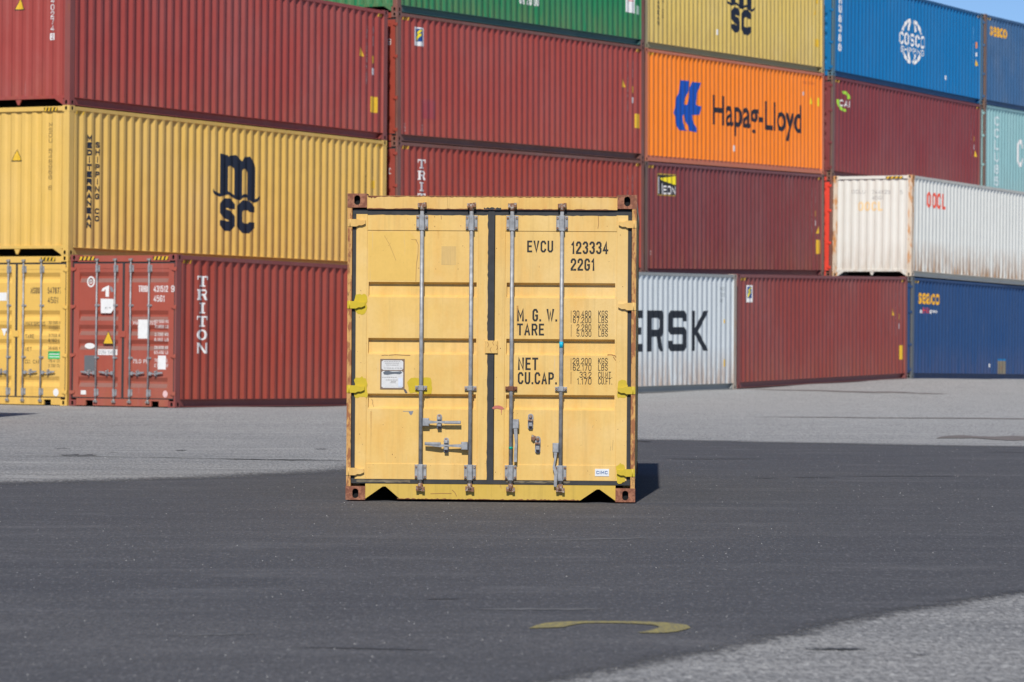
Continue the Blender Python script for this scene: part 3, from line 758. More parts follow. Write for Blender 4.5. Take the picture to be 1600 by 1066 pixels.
c = bgc("yellow container with navy m-over-sc logo and MEDITERRANEAN lettering, second tier at the left", 'A', 1, P_msc, 'wall')
side_d(c, "logo", msc_logo(5.10, 6.926, .66, 2.25), M_NAVY)
side_d(c, "lettering", stack("MEDITERRANEAN", .68, .17, 2.36, .53, .12, .86), M_NAVY)
side_d(c, "lettering", stack("SHIPPING CO", .955, .15, 2.24, .66, .09, .82), M_NAVY)
mk = worn("dark ochre lettering", (0.20, 0.13, 0.05), (0.6, 0.42, 0.1), .4)
side_d(c, "lettering", rotated("MSDU 548968 6 45G1", 11.29, .06, 2.45, 1.2), mk); side_d(c, "lettering", rotated("32500", 11.58, .05, 2.45, 2.08), mk)
side_d(c, "sticker", rect(11.52, 11.68, 1.80, 1.98), M_HAZ)
endw_d(c, "warning_triangle", tri_mark(1.18, 1.83, .24, .25), M_BLACKP); decal("warning_triangle", tri_mark(1.18, 1.85, .20, .20), M_HAZ, c, L40, 'end', .006, EP)
endw_d(c, "lettering", stack("MSDU 548968 6", 1.97, .09, 2.57, 1.25, .0, .8), worn("dark ochre end lettering", (0.14, 0.09, 0.04), (0.6, .42, .1), .45))
haz_end(c, [(1.84, 2.16)]); haz_side(c)

c = bgc("maroon container third tier at the left, yellow warning triangle on its end wall", 'A', 2, P_mar, 'wall', post=P_marp)
right_marks(c); haz_side(c)
endw_d(c, "warning_triangle", tri_mark(1.22, 1.87, .24, .25), M_BLACKP); decal("warning_triangle", tri_mark(1.22, 1.89, .20, .20), M_HAZ, c, L40, 'end', .006, EP)
endw_d(c, "lettering", stack("TRLU740274", 1.99, .10, 2.77, 1.42, .01, .85), M_WHITE)
endw_d(c, "lettering", rect(1.93, 2.05, 1.27, 1.40), M_WHITE); decal("lettering", fit("2", 1.96, 2.02, 1.29, 1.38), P_mar, c, L40, 'end', .006, EP)
haz_end(c, [(1.84, 2.16)])
mb = [[(2.31, .92), (2.37, .925), (2.37, .935), (2.31, .93)]] + rotated("TEGO", 2.345, .04, .86, .58)
decal("chalk_mark", mb, M_WFADE, c, L40, 'end', .0, EP)

# ---- front row, left: red TRITON container
c = bgc("brick red container with closed doors, white TRITON lettering, on the ground", 'T', 0, P_tri, 'doors', post=P_marp, rail=P_marp)
dl, dr = bg_doors(c, P_trid); bar_m(c, P_trid); haz_end(c, [(.19, .56), (1.90, 2.25)], x=-.003)
M_DUST = paint("dusty grey red paint", (.27, .125, .10), fade=.3, streak=.4, seed=80)
def slope_prof(z):
    for a, b in BG_SPEC['recess']:
        if b - .085 <= z <= b + .005: return .068 - .042 * max(0, b - z) / .080
    return .026
for d_, q_ in ((dl, BG_SPEC['px'][0]), (dr, BG_SPEC['px'][1])):
    decal("dust_band", [q for a, b in BG_SPEC['recess'] for q in rect(q_[0] + .03, q_[1] - .03, b - .078, b)], M_DUST, d_, L40, 'end', .0012, slope_prof); haz_side(c, far=False)
M_LW = plain("white lettering", (0.80, 0.78, 0.77), .55)
side_d(c, "lettering", slab("TRITON", .89, .36, 2.51, .98), M_LW)
numbers(dr, 1.54, 1.905, 2.185, M_LW, ("TRHU", "431512", "9"), "45G1", [("MAX. GROSS", "32.500 KGS", "71.650 LBS"), ("", "3.700 KGS", "8.160 LBS"), ("", "28.800 KGS", "63.490 LBS"), ("75.0 PP", "76.4 CU.M", "2.700 CU.FT")], .12)
door_d(dl, "sticker", ring(.46, 2.38, .09, .105, .03, .03), M_LW); door_d(dl, "lettering", fit("D", .43, .49, 2.34, 2.42, .03), M_LW)
door_d(dl, "logo", scaled([[(0, .5), (.12, .75), (.5, .95), (.62, 1), (.62, 0), (.35, .02), (.35, .6), (.28, .66), (.25, .5)]], .70, .99, 2.09, 2.31), M_LW)
door_d(dl, "logo", scaled([[(.7, .95), (.9, .8), (1, .45), (.8, .42), (.7, .66)]], .70, .99, 2.09, 2.31), plain("grey print", (.25, .25, .27)))
door_d(dl, "sticker", [[(.70, 1.78), (.93, 1.78), (.99, 1.85), (.99, 2.05), (.69, 2.055)]], M_WHITE, off=.004); door_d(dl, "sticker", fit("BV IT", .80, .93, 1.86, 1.895), M_BLACKP, off=.006)
door_d(dl, "warning_triangle", tri_mark(.88, 1.185, .26, .27), M_BLACKP, off=.003); door_d(dl, "warning_triangle", tri_mark(.88, 1.20, .225, .22), M_HAZ, off=.006)
door_d(dl, "sticker", rect(.64, 1.09, .98, 1.09), M_LW, off=.003); door_d(dl, "lettering", fit("S1284 1548 2", .66, 1.06, 1.00, 1.07), plain("grey lettering", (.3, .32, .35)), off=.005)
door_d(dl, "sticker", ell(.45, 1.15, .12, .055), M_LW); door_d(dl, "data_plate", rect(.33, .57, .66, .97), plain("grey data plate", (.17, .18, .19), .5, .3), off=.004)
door_d(dl, "sticker", rect(.26, .38, .22, .30), M_WHITE, base=.018)
door_d(dr, "sticker", rect(1.56, 1.80, 1.30, 1.66), M_WHITE, off=.004)
door_d(dr, "sticker", rect(2.02, 2.20, .72, .98), M_WHITE); door_d(dr, "sticker", ell(2.20, .255, .055, .065), plain("pink sticker", (.75, .5, .5)), base=.018)

# ---- bay B
P_db = P_tri
c = bgc("brown container on the ground, behind the lone yellow container", 'B', 0, P_r, 'wall')
c = bgc("rusty red second tier container with white TRITON lettering, just above the lone yellow container", 'B', 1, P_b1, 'doors', post=P_post, rail=P_post)
dl, dr = bg_doors(c, P_b1, False); haz_end(c, [(1.80, 2.2)], x=-.003); haz_side(c)
side_d(c, "lettering", slab("TRITON", 1.075, .34, 2.52, .98), M_LW)
right_marks(c, tri=False)
door_d(dr, "lettering", fit("431768", 1.77, 2.1, 2.16, 2.29), M_LW); door_d(dr, "lettering", fit("0", 2.2, 2.27, 2.16, 2.29), M_LW); door_d(dr, "lettering", rect(1.93, 1.99, 1.98, 2.08), M_LW)
c = bgc("rosy brown red container with a blue and yellow logo, third tier, under the green one", 'B', 2, P_b2, 'doors', post=P_post, rail=P_post)
dl, dr = bg_doors(c, P_tri, False); haz_end(c, [(1.80, 2.2)], x=-.003); haz_side(c)
florens(c, .75, 1.16, 2.19, 2.61); right_marks(c, ysq=(11.67, 11.99, .80, 1.16))
side_d(c, "patch", rect(1.07, 1.70, .56, .995), paint("darker maroon repaint", (.30, .05, .06), seed=30), label="darker repainted patch")
words(side_d, c, M_WFADE, rotated("1.2T", .32, .06, .42, .22), rotated("2.6M", 1.10, .05, .42, .22))
door_d(dr, "lettering", fit("838", 1.80, 2.02, 2.16, 2.30), M_LW); door_d(dr, "lettering", fit("9", 2.16, 2.26, 2.16, 2.30), M_LW)
for i in range(4): door_d(dr, "lettering", rect(1.93, 2.01, 1.62 - i * .17, 1.70 - i * .17), M_LW)
door_d(dr, "sticker", rect(1.96, 2.10, .27, .35), M_LW)
c = bgc("green container at the top of the picture above the rosy brown red one", 'B', 3, P_grn, 'wall', post=P_post, rail=paint("grimy green rail", (.05, .13, .12), fade=.4, streak=.4, seed=31), em=P_grn)
side_d(c, "lettering", fit("UA 20 OO", 5.64, 6.60, .60, .86, .02), M_LW)
side_d(c, "sticker", rect(11.16, 11.66, .80, 1.70), M_WHITE); decal("sticker", rect(11.30, 11.60, 1.09, 1.11), M_REDP, c, L40, 'side', .006, SP)
side_d(c, "sticker", rect(11.75, 11.9, .78, 1.0), plain("pale print", (.45, .6, .5)))

# ---- bay C
bgc("brown container on the ground directly under the plum brown one", 'C', 0, P_be, 'wall')
c = bgc("plum brown container with a black and yellow lighthouse beam logo, under the orange one", 'C', 1, P_be, 'wall', post=P_bpost, rail=paint("plum rail", (.22, .07, .07), seed=33))
side_d(c, "logo", rect(.74, 1.90, 2.04, 2.61), plain("gold edging", (.42, .28, .05)))
decal("logo", rect(.77, 1.90, 2.07, 2.575), M_BLACKP, c, L40, 'side', .005, SP)
decal("logo", [[(.93, 2.49), (1.90, 2.565), (1.90, 2.33), (1.02, 2.43)]], M_YB, c, L40, 'side', .007, SP)
decal("logo", rect(.78, .88, 2.08, 2.52) + fit("I", 1.0, 1.08, 2.08, 2.36, .02) + fit("EON", 1.12, 1.88, 2.08, 2.30, .03), M_LW, c, L40, 'side', .007, SP)
right_marks(c, tri=False, ysq=(11.63, 11.97, .62, 1.02)); side_d(c, "warning_triangle", [[(11.62, 1.2), (11.84, 1.2), (11.80, 1.42)]], M_HAZ); haz_side(c)
side_d(c, "lettering", rotated("S2", .35, .07, .62, .50), M_WFADE)
c = bgc("bright orange container with a blue emblem and long black lettering", 'C', 2, P_or, 'wall', post=P_orr, rail=P_orr, style='flat', em=P_orr)
hl = [(210,165),(300,172),(295,270),(250,380),(250,408),(280,410),(300,330),(300,260),(330,182),(420,190),(405,250),(380,290),(370,410),(425,428),(408,510),(330,512),(335,560),(375,640),(378,685),(300,668),(290,620),(258,560),(245,505),(236,520),(240,580),(255,640),(285,668),(200,660),(165,590),(160,520),(145,490),(160,430),(165,350),(195,300)]
side_d(c, "logo", [[(1.776 + (x - 147) / 278 * 1.76, 2.224 - (y - 173) * .00264 - (422 - x) * .0003) for x, y in hl]], plain("royal blue print", (.005, .075, .42), .5))
side_d(c, "lettering", fit("Hapag-Lloyd", 4.29, 10.52, .86, 1.90, .018), plain("near black lettering", (.02, .018, .03), .55))
side_d(c, "sticker", rect(5.66, 5.80, .44, .60), M_WHITE); side_d(c, "warning_triangle", [[(11.13, 1.97), (11.33, 1.97), (11.17, 2.17)]], M_YB); side_d(c, "sticker", rect(11.70, 11.82, 1.93, 2.17), M_YB)
side_d(c, "sticker", rect(10.58, 10.68, 2.19, 2.29), M_WFADE); haz_side(c, far=False)
side_d(c, "lettering", fit("HLBU 203184 2", 10.6, 11.6, 2.52, 2.60), plain("dim maroon lettering", (.45, .10, .05)))
c = bgc("pale mustard container with navy m-over-sc logo, directly above the orange one", 'C', 3, P_msc2, 'wall', post=P_msc2r, rail=P_msc2r)
side_d(c, "logo", msc_logo(5.25, 7.15, .76, 2.35), M_NAVY)
side_d(c, "lettering", stack("MEDITERRANEAN", .82, .15, 2.36, .60, .06), M_NAVY); side_d(c, "lettering", stack("SHIPPING CO", 1.1, .13, 2.24, .80, .03), mk)
side_d(c, "sticker", rect(4.53, 4.63, .61, .76), M_WHITE); side_d(c, "sticker", rect(11.48, 11.78, .72, .94), M_HAZ); side_d(c, "warning_triangle", [[(11.42, 1.62), (11.58, 1.62), (11.50, 1.80)]], M_HAZ)
side_d(c, "sticker", rect(11.6, 11.72, 1.95, 2.1), M_HAZ)

# ---- bay D
bgc("brown container on the ground directly under the signal red one", 'D', 0, P_r, 'wall')
c = bgc("signal red container seen as a narrow strip left of the white one", 'D', 1, P_red, 'doors', post=P_post)
dl, dr = bg_doors(c, P_red, False); door_d(dr, "sticker", rect(2.02, 2.12, 2.16, 2.29), M_LW)
c = bgc("dull wine red container with a green swoosh logo, under the vivid blue one", 'D', 2, P_d2, 'doors', post=P_bpost)
dl, dr = bg_doors(c, P_d2, False); door_d(dr, "sticker", rect(2.0, 2.12, 2.1, 2.3), M_LW); haz_side(c)
cg = plain("lime green print", (.35, .62, .05), .5)
side_d(c, "logo", ring(.90, 2.20, .56, .28, .20, .08, 170, 285, 9) + ring(.92, 2.25, .46, .27, .24, .09, 15, 120, 9), cg)
side_d(c, "logo", fit("CAI", .56, 1.30, 2.06, 2.25, .05), M_LW)
right_marks(c, tri=False, ysq=None); side_d(c, "warning_triangle", [[(11.62, 1.2), (11.84, 1.2), (11.66, 1.4)]], M_HAZ)
c = bgc("vivid blue container with a white lettered globe, top tier", 'D', 3, P_cos, 'doors', post=paint("grimy blue post", (.09, .17, .22), rust=.5, seed=40), rail=paint("deep blue rail", (.01, .10, .25), seed=41))
dl, dr = bg_doors(c, P_cos, False)
words(side_d, c, M_LW, fit("COSCO", 5.12, 7.22, 1.36, 1.74, .045), fit("SHIPPING", 5.25, 7.15, 1.13, 1.31, .03))
g = ring(6.15, 1.50, .92, .70, .16, .10, 25, 80, 4) + ring(6.15, 1.50, .92, .70, .16, .10, 100, 155, 4) + ring(6.15, 1.50, .92, .70, .16, .10, 215, 262, 4) + ring(6.15, 1.50, .92, .70, .16, .10, 278, 325, 4)
g += ring(6.15, 1.5, .42, .68, .14, .08, 30, 75, 3) + ring(6.15, 1.5, .42, .68, .14, .08, 105, 150, 3) + ring(6.15, 1.5, .42, .68, .14, .08, 215, 260, 3) + ring(6.15, 1.5, .42, .68, .14, .08, 280, 325, 3)
side_d(c, "logo", g, M_LW)
side_d(c, "lettering", stack("CBHU8380", .53, .23, 2.92, .70, .09, .85), M_LW)
side_d(c, "sticker", rect(11.64, 11.74, 1.76, 1.95), plain("orange sticker", (.8, .25, .03))); side_d(c, "sticker", rect(11.64, 11.74, 1.5, 1.62), M_WHITE); side_d(c, "warning_triangle", [[(11.60, 1.2), (11.84, 1.2), (11.66, 1.4)]], M_HAZ)
side_d(c, "sticker", rect(8.95, 9.05, .55, .68), M_WHITE); side_d(c, "lettering", rotated("CBHU 838041", 11.4, .05, 2.4, 1.3), plain("pale blue print", (.2, .45, .7))); haz_side(c, near=False)

# ---- bay E
bgc("brown container on the ground at the far right behind the navy one, hidden", 'E', 0, P_r, 'wall')
bgc("brown container under the pale teal one, hidden behind the white one", 'E', 1, P_d2, 'wall')
c = bgc("pale teal container at the right edge, under the faded steel blue one", 'E', 2, P_teal, 'doors', post=P_bpost)
dl, dr = bg_doors(c, P_teal, False); door_d(dr, "sticker", rect(2.05, 2.2, 2.05, 2.3), M_LW)
side_d(c, "lettering", stack("CCLU85", 1.16, .40, 2.58, .25, .055, .8), plain("weathered pale lettering", (.58, .68, .70)))
side_d(c, "lettering", fit("CHINA SHIPPING", 3.12, 11.2, 1.05, 1.94, .02), M_LW)
c = bgc("faded steel blue container with amber lettering, top tier at the right edge", 'E', 3, P_sea, 'doors', post=P_bpost)
dl, dr = bg_doors(c, P_sea, False); haz_side(c, far=False)
M_SEA = plain("amber lettering", (.82, .42, .03), .5)
side_d(c, "lettering", fit("seaco", .45, 2.08, 2.24, 2.56, .028), M_SEA)

# ---- front row, right part
c = bgc("light grey container with big black letters, on the ground right of the lone yellow one", 'M', 0, P_mae, 'wall', post=P_maep, rail=paint("dull grey rail", (.34, .35, .34), rust=.2, fade=.3, seed=42))
def L_E(a, b, z0, z1):
    h = (z1 - z0); t = .19 * h; return rect(a, a + .32, z0, z1) + rect(a, b, z0, z0 + t) + rect(a, b, z1 - t, z1) + rect(a, b - .07, z0 + .41 * h, z0 + .59 * h)
z0, z1 = .985, 1.97
big = fit("MA", 3.3, 5.75, z0, z1, .05) + L_E(5.9, 6.87, z0, z1)
big += rect(7.11, 7.36, z0, z1) + [[(7.36, 1.79), (7.36, 1.97), (7.92, 1.97), (8.02, 1.88), (8.02, 1.44), (7.90, 1.34), (7.36, 1.34), (7.36, 1.51), (7.74, 1.51), (7.80, 1.56), (7.80, 1.74), (7.74, 1.79)], [(7.62, 1.34), (7.86, 1.36), (7.90, 1.2), (8.0, .985), (7.84, .985), (7.72, 1.10)]]
big += [[(8.29, 1.88), (8.40, 1.97), (9.18, 1.97), (9.29, 1.88), (9.29, 1.71), (9.07, 1.71), (9.07, 1.79), (8.52, 1.79), (8.52, 1.57), (9.18, 1.57), (9.29, 1.48), (9.29, 1.08), (9.18, .985), (8.40, .985), (8.29, 1.08), (8.29, 1.24), (8.52, 1.24), (8.52, 1.16), (9.07, 1.16), (9.07, 1.39), (8.40, 1.39), (8.29, 1.48)]]
big += rect(9.59, 9.77, z0, z1) + [[(9.77, 1.55), (9.77, 1.38), (10.28, .985), (10.55, .985), (9.96, 1.47), (10.55, 1.97), (10.28, 1.97)]]
side_d(c, "lettering", big, worn("near black lettering", (.018, .022, .03), (.5, .5, .5), .12))
words(side_d, c, plain("grey print", (.3, .34, .36)), fit("MAEU", 11.2, 11.5, 2.48, 2.57), fit("7628", 11.2, 11.5, 2.33, 2.42), fit("45G1", 11.2, 11.4, 2.18, 2.27))
side_d(c, "sticker", rect(11.44, 11.50, 1.66, 1.76), M_HAZ); side_d(c, "sticker", rect(11.45, 11.52, .58, .76), M_HAZ)
c = bgc("worn brick brown container on the ground between the light grey and navy ones", 'R', 0, P_r, 'wall', post=P_marp, rail=paint("brown rail", (.27, .08, .07), seed=43))
florens(c, .60, .98, 2.18, 2.61); right_marks(c, ysq=(11.54, 11.85, .55, .95)); haz_side(c)
c = bgc("dark navy blue container with amber lettering, on the ground at the right edge", 'S', 0, P_sea2, 'doors', post=paint("greyish navy post", (.13, .14, .15), rust=.4, seed=44))
dl, dr = bg_doors(c, P_sea2, False); haz_side(c, far=False)
side_d(c, "lettering", fit("seaco", .49, 2.26, 2.14, 2.46, .028), M_SEA)
words(side_d, c, M_LW, fit("a", .65, .85, 1.88, 1.97, .03), fit("group", 1.45, 2.05, 1.88, 1.98, .03)); side_d(c, "lettering", fit("HNA", .90, 1.42, 1.88, 2.05, .04), M_REDP)
side_d(c, "sticker", rect(6.48, 6.58, .36, .46), M_WHITE)
side_d(c, "patch", rect(7.28, 7.98, .16, .58), paint("bare rusty patch", (.20, .17, .12), rust=.6, seed=45), label="scuffed brown patch")
decal("patch", rect(7.28, 7.98, .56, .62), P_cos, c, L40, 'side', .004, SP)
c = bgc("rust streaked white container with small red lettering, resting on the navy one", 'W', 1, P_wht, 'wall', em=paint('cream white end paint', (0.70, 0.70, 0.66), fade=.12, streak=.12, seed=81, low=.35), post=P_whtp, rail=paint("rusty white rail", (.60, .58, .52), rust=.5, fade=.3, seed=46, rustcol=(.36, .17, .06)), cast=P_whtp)
side_d(c, "lettering", fit("OOCL", 1.17, 2.62, 2.02, 2.47, .05), plain("coral red print", (.80, .10, .06)))
gl = plain("pale grey lettering", (.38, .38, .38))
words(endw_d, c, gl, fit("OOLU", .56, .98, 2.38, 2.49), fit("744829", 1.18, 1.75, 2.36, 2.47), fit("5", 2.05, 2.13, 2.35, 2.46), fit("45G1", 1.18, 1.55, 2.20, 2.31))
endw_d(c, "lettering", fit("OOCL", .76, 1.52, 1.88, 2.14, .04), plain("pale amber lettering", (.85, .62, .34)))
haz_end(c, [(1.62, 2.15)])
# container beyond the picture's left edge, whose shadow falls across the lower left
c = bgc("maroon container standing apart, beyond the picture's left edge", 'T', 0, P_mar, 'wall')
P, u, w, n = frame('T')
m = Matrix((Vector((math.sin(TH), math.cos(TH), 0)), Vector((-math.cos(TH), math.sin(TH), 0)), Vector((0, 0, 1)))).transposed().to_4x4()
C0 = Vector((-8.58, 57.8, 0)); U = Vector((math.sin(TH), math.cos(TH), 0)); V = Vector((-math.cos(TH), math.sin(TH), 0))
m.translation = C0 - U * L40 / 2 + V * W / 2 + Vector((0, 0, -.03)); c.matrix_world = m

# ------------------------------------------------------------------ the lone yellow container
L20 = 6.058; H20 = 2.591
YEL = (0.73, 0.478, 0.145)
P_y = paint("sun faded yellow paint", YEL, fade=.28, streak=.38, seed=50, chips=.27, rust=.20, rustcol=(.45, .22, .07), dent=.35, tint=(.68, .36, .075))
P_yh = paint("rust stained yellow header", (0.70, 0.44, 0.13), fade=.15, streak=.45, seed=51, chips=.25, rust=.42, rustcol=(.42, .20, .07), tint=(.60, .30, .07))
P_ys = paint("grimy yellow sill", (0.60, 0.40, 0.065), fade=.25, streak=.5, seed=52, chips=.45, rust=.45, rustcol=(.22, .11, .05))
P_yp = rusty("rusting yellow post", (0.62, 0.34, 0.11), (.30, .115, .05), (.09, .04, .03), .62, 16, .35, 3)
P_yc = rusty("rust brown casting", (0.36, 0.15, 0.085), (.20, .075, .045), (.055, .028, .022), .7, 24, 1, 5)
P_ly = paint("lemon yellow touch up paint", (0.56, 0.41, 0.02), fade=.1, streak=.3, seed=55, chips=.2)
front = container("shipping_container", L20, H20, paint("yellow side paint", (.6, .38, .1), seed=56, streak=.4, rust=.2), P_yp, P_yh, 'doors', P_yc)
tag(front, "lone yellow container with closed doors marked EVCU 123334, alone on the dark asphalt", "container")
SPEC = dict(z=(.178, 2.418), panel=(.311, 2.281), recess=[(1.829, 1.735), (1.355, 1.252), (.884, .790)], slope=.018,
            px=[(.166, 1.104), (1.334, 2.274)], head=2.463, sill=.140, notch=[(.163, .118, .455, .322), (1.98, .108, 2.275, 2.13)], gask=.030, gaskc=.026, sill_m=P_ys)
# uneven header underside and door leaves
(dl, dr), hd = doors(front, L20, H20, P_y, P_yh, SPEC)
for d, lab in ((dl, "left door leaf"), (dr, "right door leaf with the black lettering")): d['label'] = lab
def FP(x, y):      # survey of the door face: picture measurement -> metres from its left edge / its base
    return (x - (544.6 - (y - 304.1) * .01)) / 184.95, (783.9 + (x - 541) * .0082 - y) / 185.2
def fr(x0, y0, x1, y1):
    a, b = FP(x0, y1); c, d = FP(x1, y0); return a, c, b, d
def fd(d, name, polys, mat, off=.0022, base=.026, label=None): return decal(name, polys, mat, d, L20, 'end', off, lambda z: base, label)
for i, (p, d) in enumerate(((.629, dl), (1.047, dl), (1.391, dr), (1.811, dr))):
    rod(d, L20, W / 2 - p, H20, .085, 2.515, [(.185, .305), (2.290, 2.410)], [.952], M_STEEL, rust_guides=(0,) if i == 2 else ())
handle_h(dl, L20, W / 2 - .645, W / 2 - .968, .668, W / 2 - .785, M_STEEL)
handle_h(dl, L20, W / 2 - 1.028, W / 2 - .665, .470, W / 2 - .845, M_STEEL, dz=.012)
catch_open(dr, L20, W / 2 - 1.556, .675, .135, M_STEEL); catch_open(dr, L20, W / 2 - 1.618, .480, .145, M_STEEL, True)
handle_v(dr, L20, W / 2 - 1.432, .650, .335, 1, M_STEEL, -.012); handle_v(dr, L20, W / 2 - 1.770, .452, .130, 1, M_STEEL, .008)
for i, (z1_, z2_) in enumerate(((2.345, 2.345), (1.652, 1.652), (.940, .945), (.243, .250))):
    hinge(dl, L20, .0, z1_, False, P_ly if i in (1, 2) else P_yh, .150, .062)
    hinge(dr, L20, W, z2_, True, P_ly if i in (2, 3) else P_yh, .150, .062)
# centre latch plate, tape bands
mb = MB(); mb.bevbox(-L20 / 2 + .004, -L20 / 2 + .018, W / 2 - 1.275, W / 2 - 1.168, 1.248, 1.356, .003); mb.build("latch_plate", P_yh, dl)
for p, z, h, col, nm in ((1.811, 1.325, .052, (0.0, .42, .62), "cyan tape"), (1.391, .452, .022, (0.0, .30, .22), "green tape")):
    mb = MB(); mb.cyl((-L20 / 2 - .014, W / 2 - p, z - h / 2), (-L20 / 2 - .014, W / 2 - p, z + h / 2), .0172, n=16); o = mb.build("tape_band", plain(nm, col, .45), dr); o['label'] = nm + " band round the bar"
# lettering
T = M_LBLK
def ft(s, x0, y0, x1, y1, bold=.014): fd(dr, "lettering", fit(s, *fr(x0, y0, x1, y1), bold), T)
ft("EVCU", 824.2, 378.6, 865, 396.5); ft("123334", 893, 380.2, 951, 399.2); ft("22G1", 892, 406.6, 929.8, 425.3)
ft("M. G. W.", 808.2, 485.3, 871, 504.3); ft("TARE", 808, 508.2, 850.4, 526.2)
for i, (a, b, y0, y1) in enumerate((("30.480", "KGS", 488, 497.5), ("67.200", "LBS", 498, 507.3), ("2.280", "KGS", 509.3, 518.5), ("5.030", "LBS", 519.3, 528.3))):
    x0 = 895.5 if i < 2 else 901; ft(a, x0, y0, 924, y1, -.014); ft(b, 935, y0, 949.8, y1, -.014)
fd(dr, "lettering", [q for y in (488, 509.5) for q in rect(*fr(892.2, y, 893.0, y + 19))], T)
ft("NET", 809.3, 561.3, 841, 580.5); ft("CU.CAP.", 809, 584.3, 870.3, 602.5)
for i, (a, b, y0, y1) in enumerate((("28.200", "KGS", 562, 571.4), ("62.170", "LBS", 572.3, 581.6), ("33.2", "CU.MT.", 583.5, 592.8), ("1.170", "CU.FT.", 593.3, 603))):
    x0 = (894.7, 895, 905.5, 901.5)[i]; ft(a, x0, y0, 924, y1, -.014); ft(b, 934.5, y0, 949.5 if i < 2 else 956.3, y1, -.014)
fd(dr, "lettering", [q for y in (562.2, 583.7) for q in rect(*fr(891.7, y, 892.5, y + 18.5))], T)
mb = MB(); a = fr(929, 735.3, 951, 746.5); mb.box(-L20 / 2 + .016, -L20 / 2 + .021, W / 2 - a[1], W / 2 - a[0], a[2], a[3]); mb.build("sticker", plain("white sticker", (.72, .75, .78), .35), dr)
decal("lettering", fit("CIMC", a[0] + .012, a[1] - .012, a[2] + .018, a[3] - .016, .035), plain("slate blue print", (.05, .13, .32), .5), dr, L20, 'end', .002, lambda z: .016)
# data plate
a = fr(593.5, 563.2, 632.3, 610.5); mb = MB(); X = -L20 / 2
mb.box(X + .022, X + .027, W / 2 - a[1], W / 2 - a[0], a[2], a[3]); mb.build("data_plate", P_RB if False else paint("plate edge", (.20, .14, .10), rust=.5, seed=60), dl)
mid = a[2] + (a[3] - a[2]) * .62; pw = plain("white enamel plate", (.66, .66, .66), .4, .0, .15, 60)
for q0, q1 in ((a[2] + .012, mid - .004), (mid + .004, a[3] - .012)):
    x0_, x1_ = a[0] + .012, a[1] - .012; c_ = .012
    fd(dl, "data_plate", [[(x0_ + c_, q0), (x1_ - c_, q0), (x1_, q0 + c_), (x1_, q1 - c_), (x1_ - c_, q1), (x0_ + c_, q1), (x0_, q1 - c_), (x0_, q0 + c_)]], pw, .002, .022)
ink = plain("faded print", (.36, .34, .33)); ink2 = plain("dark worn smudge", (.12, .14, .17))
def pl(u0, u1, v0, v1): return rect(a[0] + u0 * (a[1] - a[0]), a[0] + u1 * (a[1] - a[0]), a[2] + v0 * (a[3] - a[2]), a[2] + v1 * (a[3] - a[2]))
fd(dl, "data_plate", [q for v, u0, u1 in ((.915, .16, .84), (.86, .2, .78), (.80, .25, .75), (.70, .14, .92), (.40, .08, .70), (.31, .24, .72), (.26, .44, .66), (.22, .42, .64)) for k in range(7) for q in pl(u0 + (u1 - u0) * k / 7, u0 + (u1 - u0) * (k + .7 + .2 * random.random()) / 7, v - .008, v + .008)], ink, .004, .022)
sm = [(.12, .55), (.2, .60), (.35, .605), (.5, .58), (.7, .585), (.85, .60), (.9, .55), (.8, .50), (.6, .515), (.45, .50), (.3, .48), (.16, .49)]
fd(dl, "data_plate", [[(a[0] + u * (a[1] - a[0]), a[2] + v * (a[3] - a[2])) for u, v in sm]], ink2, .0045, .022)
fd(dl, "sticker", pl(.74, .92, .08, .38), plain("bluish label", (.62, .67, .78)), .005, .022)
# touch-up sprays, scratches, ghost of a removed sticker, rust runs
def blob(x0, y0, x1, y1, n=22, j=.14):
    p = fr(x0, y0, x1, y1); xc, zc = (p[0] + p[1]) / 2, (p[2] + p[3]) / 2; out = []
    for k in range(n):
        t = 2 * math.pi * k / n; c, s = math.cos(t), math.sin(t); m = max(abs(c), abs(s)) ** .8; r = 1 + random.uniform(-j, j)
        out.append((xc + (p[1] - p[0]) / 2 * c / m * r, zc + (p[3] - p[2]) / 2 * s / m * r))
    return [out]
for d, bb in ((dl, (554, 462, 573.6, 492)), (dl, (553, 591, 574, 623)), (dl, (638, 592, 676, 617)), (dr, (964, 595, 980.5, 625)), (dr, (962, 727, 977, 757))):
    fd(d, "touch_up_patch", blob(*bb), P_ly, .0018, .020 if bb[0] != 638 else .026)
fd(dl, "sticker_mark", rect(*fr(690, 387, 713.5, 416)), paint("ghost of a peeled sticker", (.63, .42, .15), seed=61, chips=.6, streak=.6, rustcol=(.66, .43, .12)), .001)
scr = paint("rusty scratch", (.30, .14, .05), seed=62, chips=.6, rust=.5)
rp = paint("deeper yellow repaint", (.712, .458, .115), fade=.1, streak=.2, seed=71)
fd(dl, "repaint_patch", [[FP(575.5, 364), FP(640, 363.5), FP(651, 376), FP(650.5, 440.5), FP(575.5, 440)]], rp, .0006)
def scratch(d, pts, w=.8, base=.026, mat=None):
    o = []
    for (xa, ya), (xb, yb) in zip(pts, pts[1:]):
        l = math.hypot(xb - xa, yb - ya); nx, ny = -(yb - ya) / l * w / 2, (xb - xa) / l * w / 2
        o.append([FP(xa + nx, ya + ny), FP(xb + nx, yb + ny), FP(xb - nx, yb - ny), FP(xa - nx, ya - ny)])
    fd(d, "scratch", o, mat or scr, .0012, base)
scratch(dl, [(650, 376), (654, 384), (653.5, 400), (651, 415), (650, 442)], .7); scratch(dl, [(643, 376), (652, 377)], .6); scratch(dl, [(653.5, 421), (655.5, 421)], 1)
scratch(dl, [(601, 370), (609, 384), (619, 409)], .45); scratch(dl, [(596, 557.8), (601, 557), (606, 557.5)], 1.0); scratch(dl, [(607, 557.4), (618, 556.4), (630, 557.2), (641, 557.6)], 1.1)
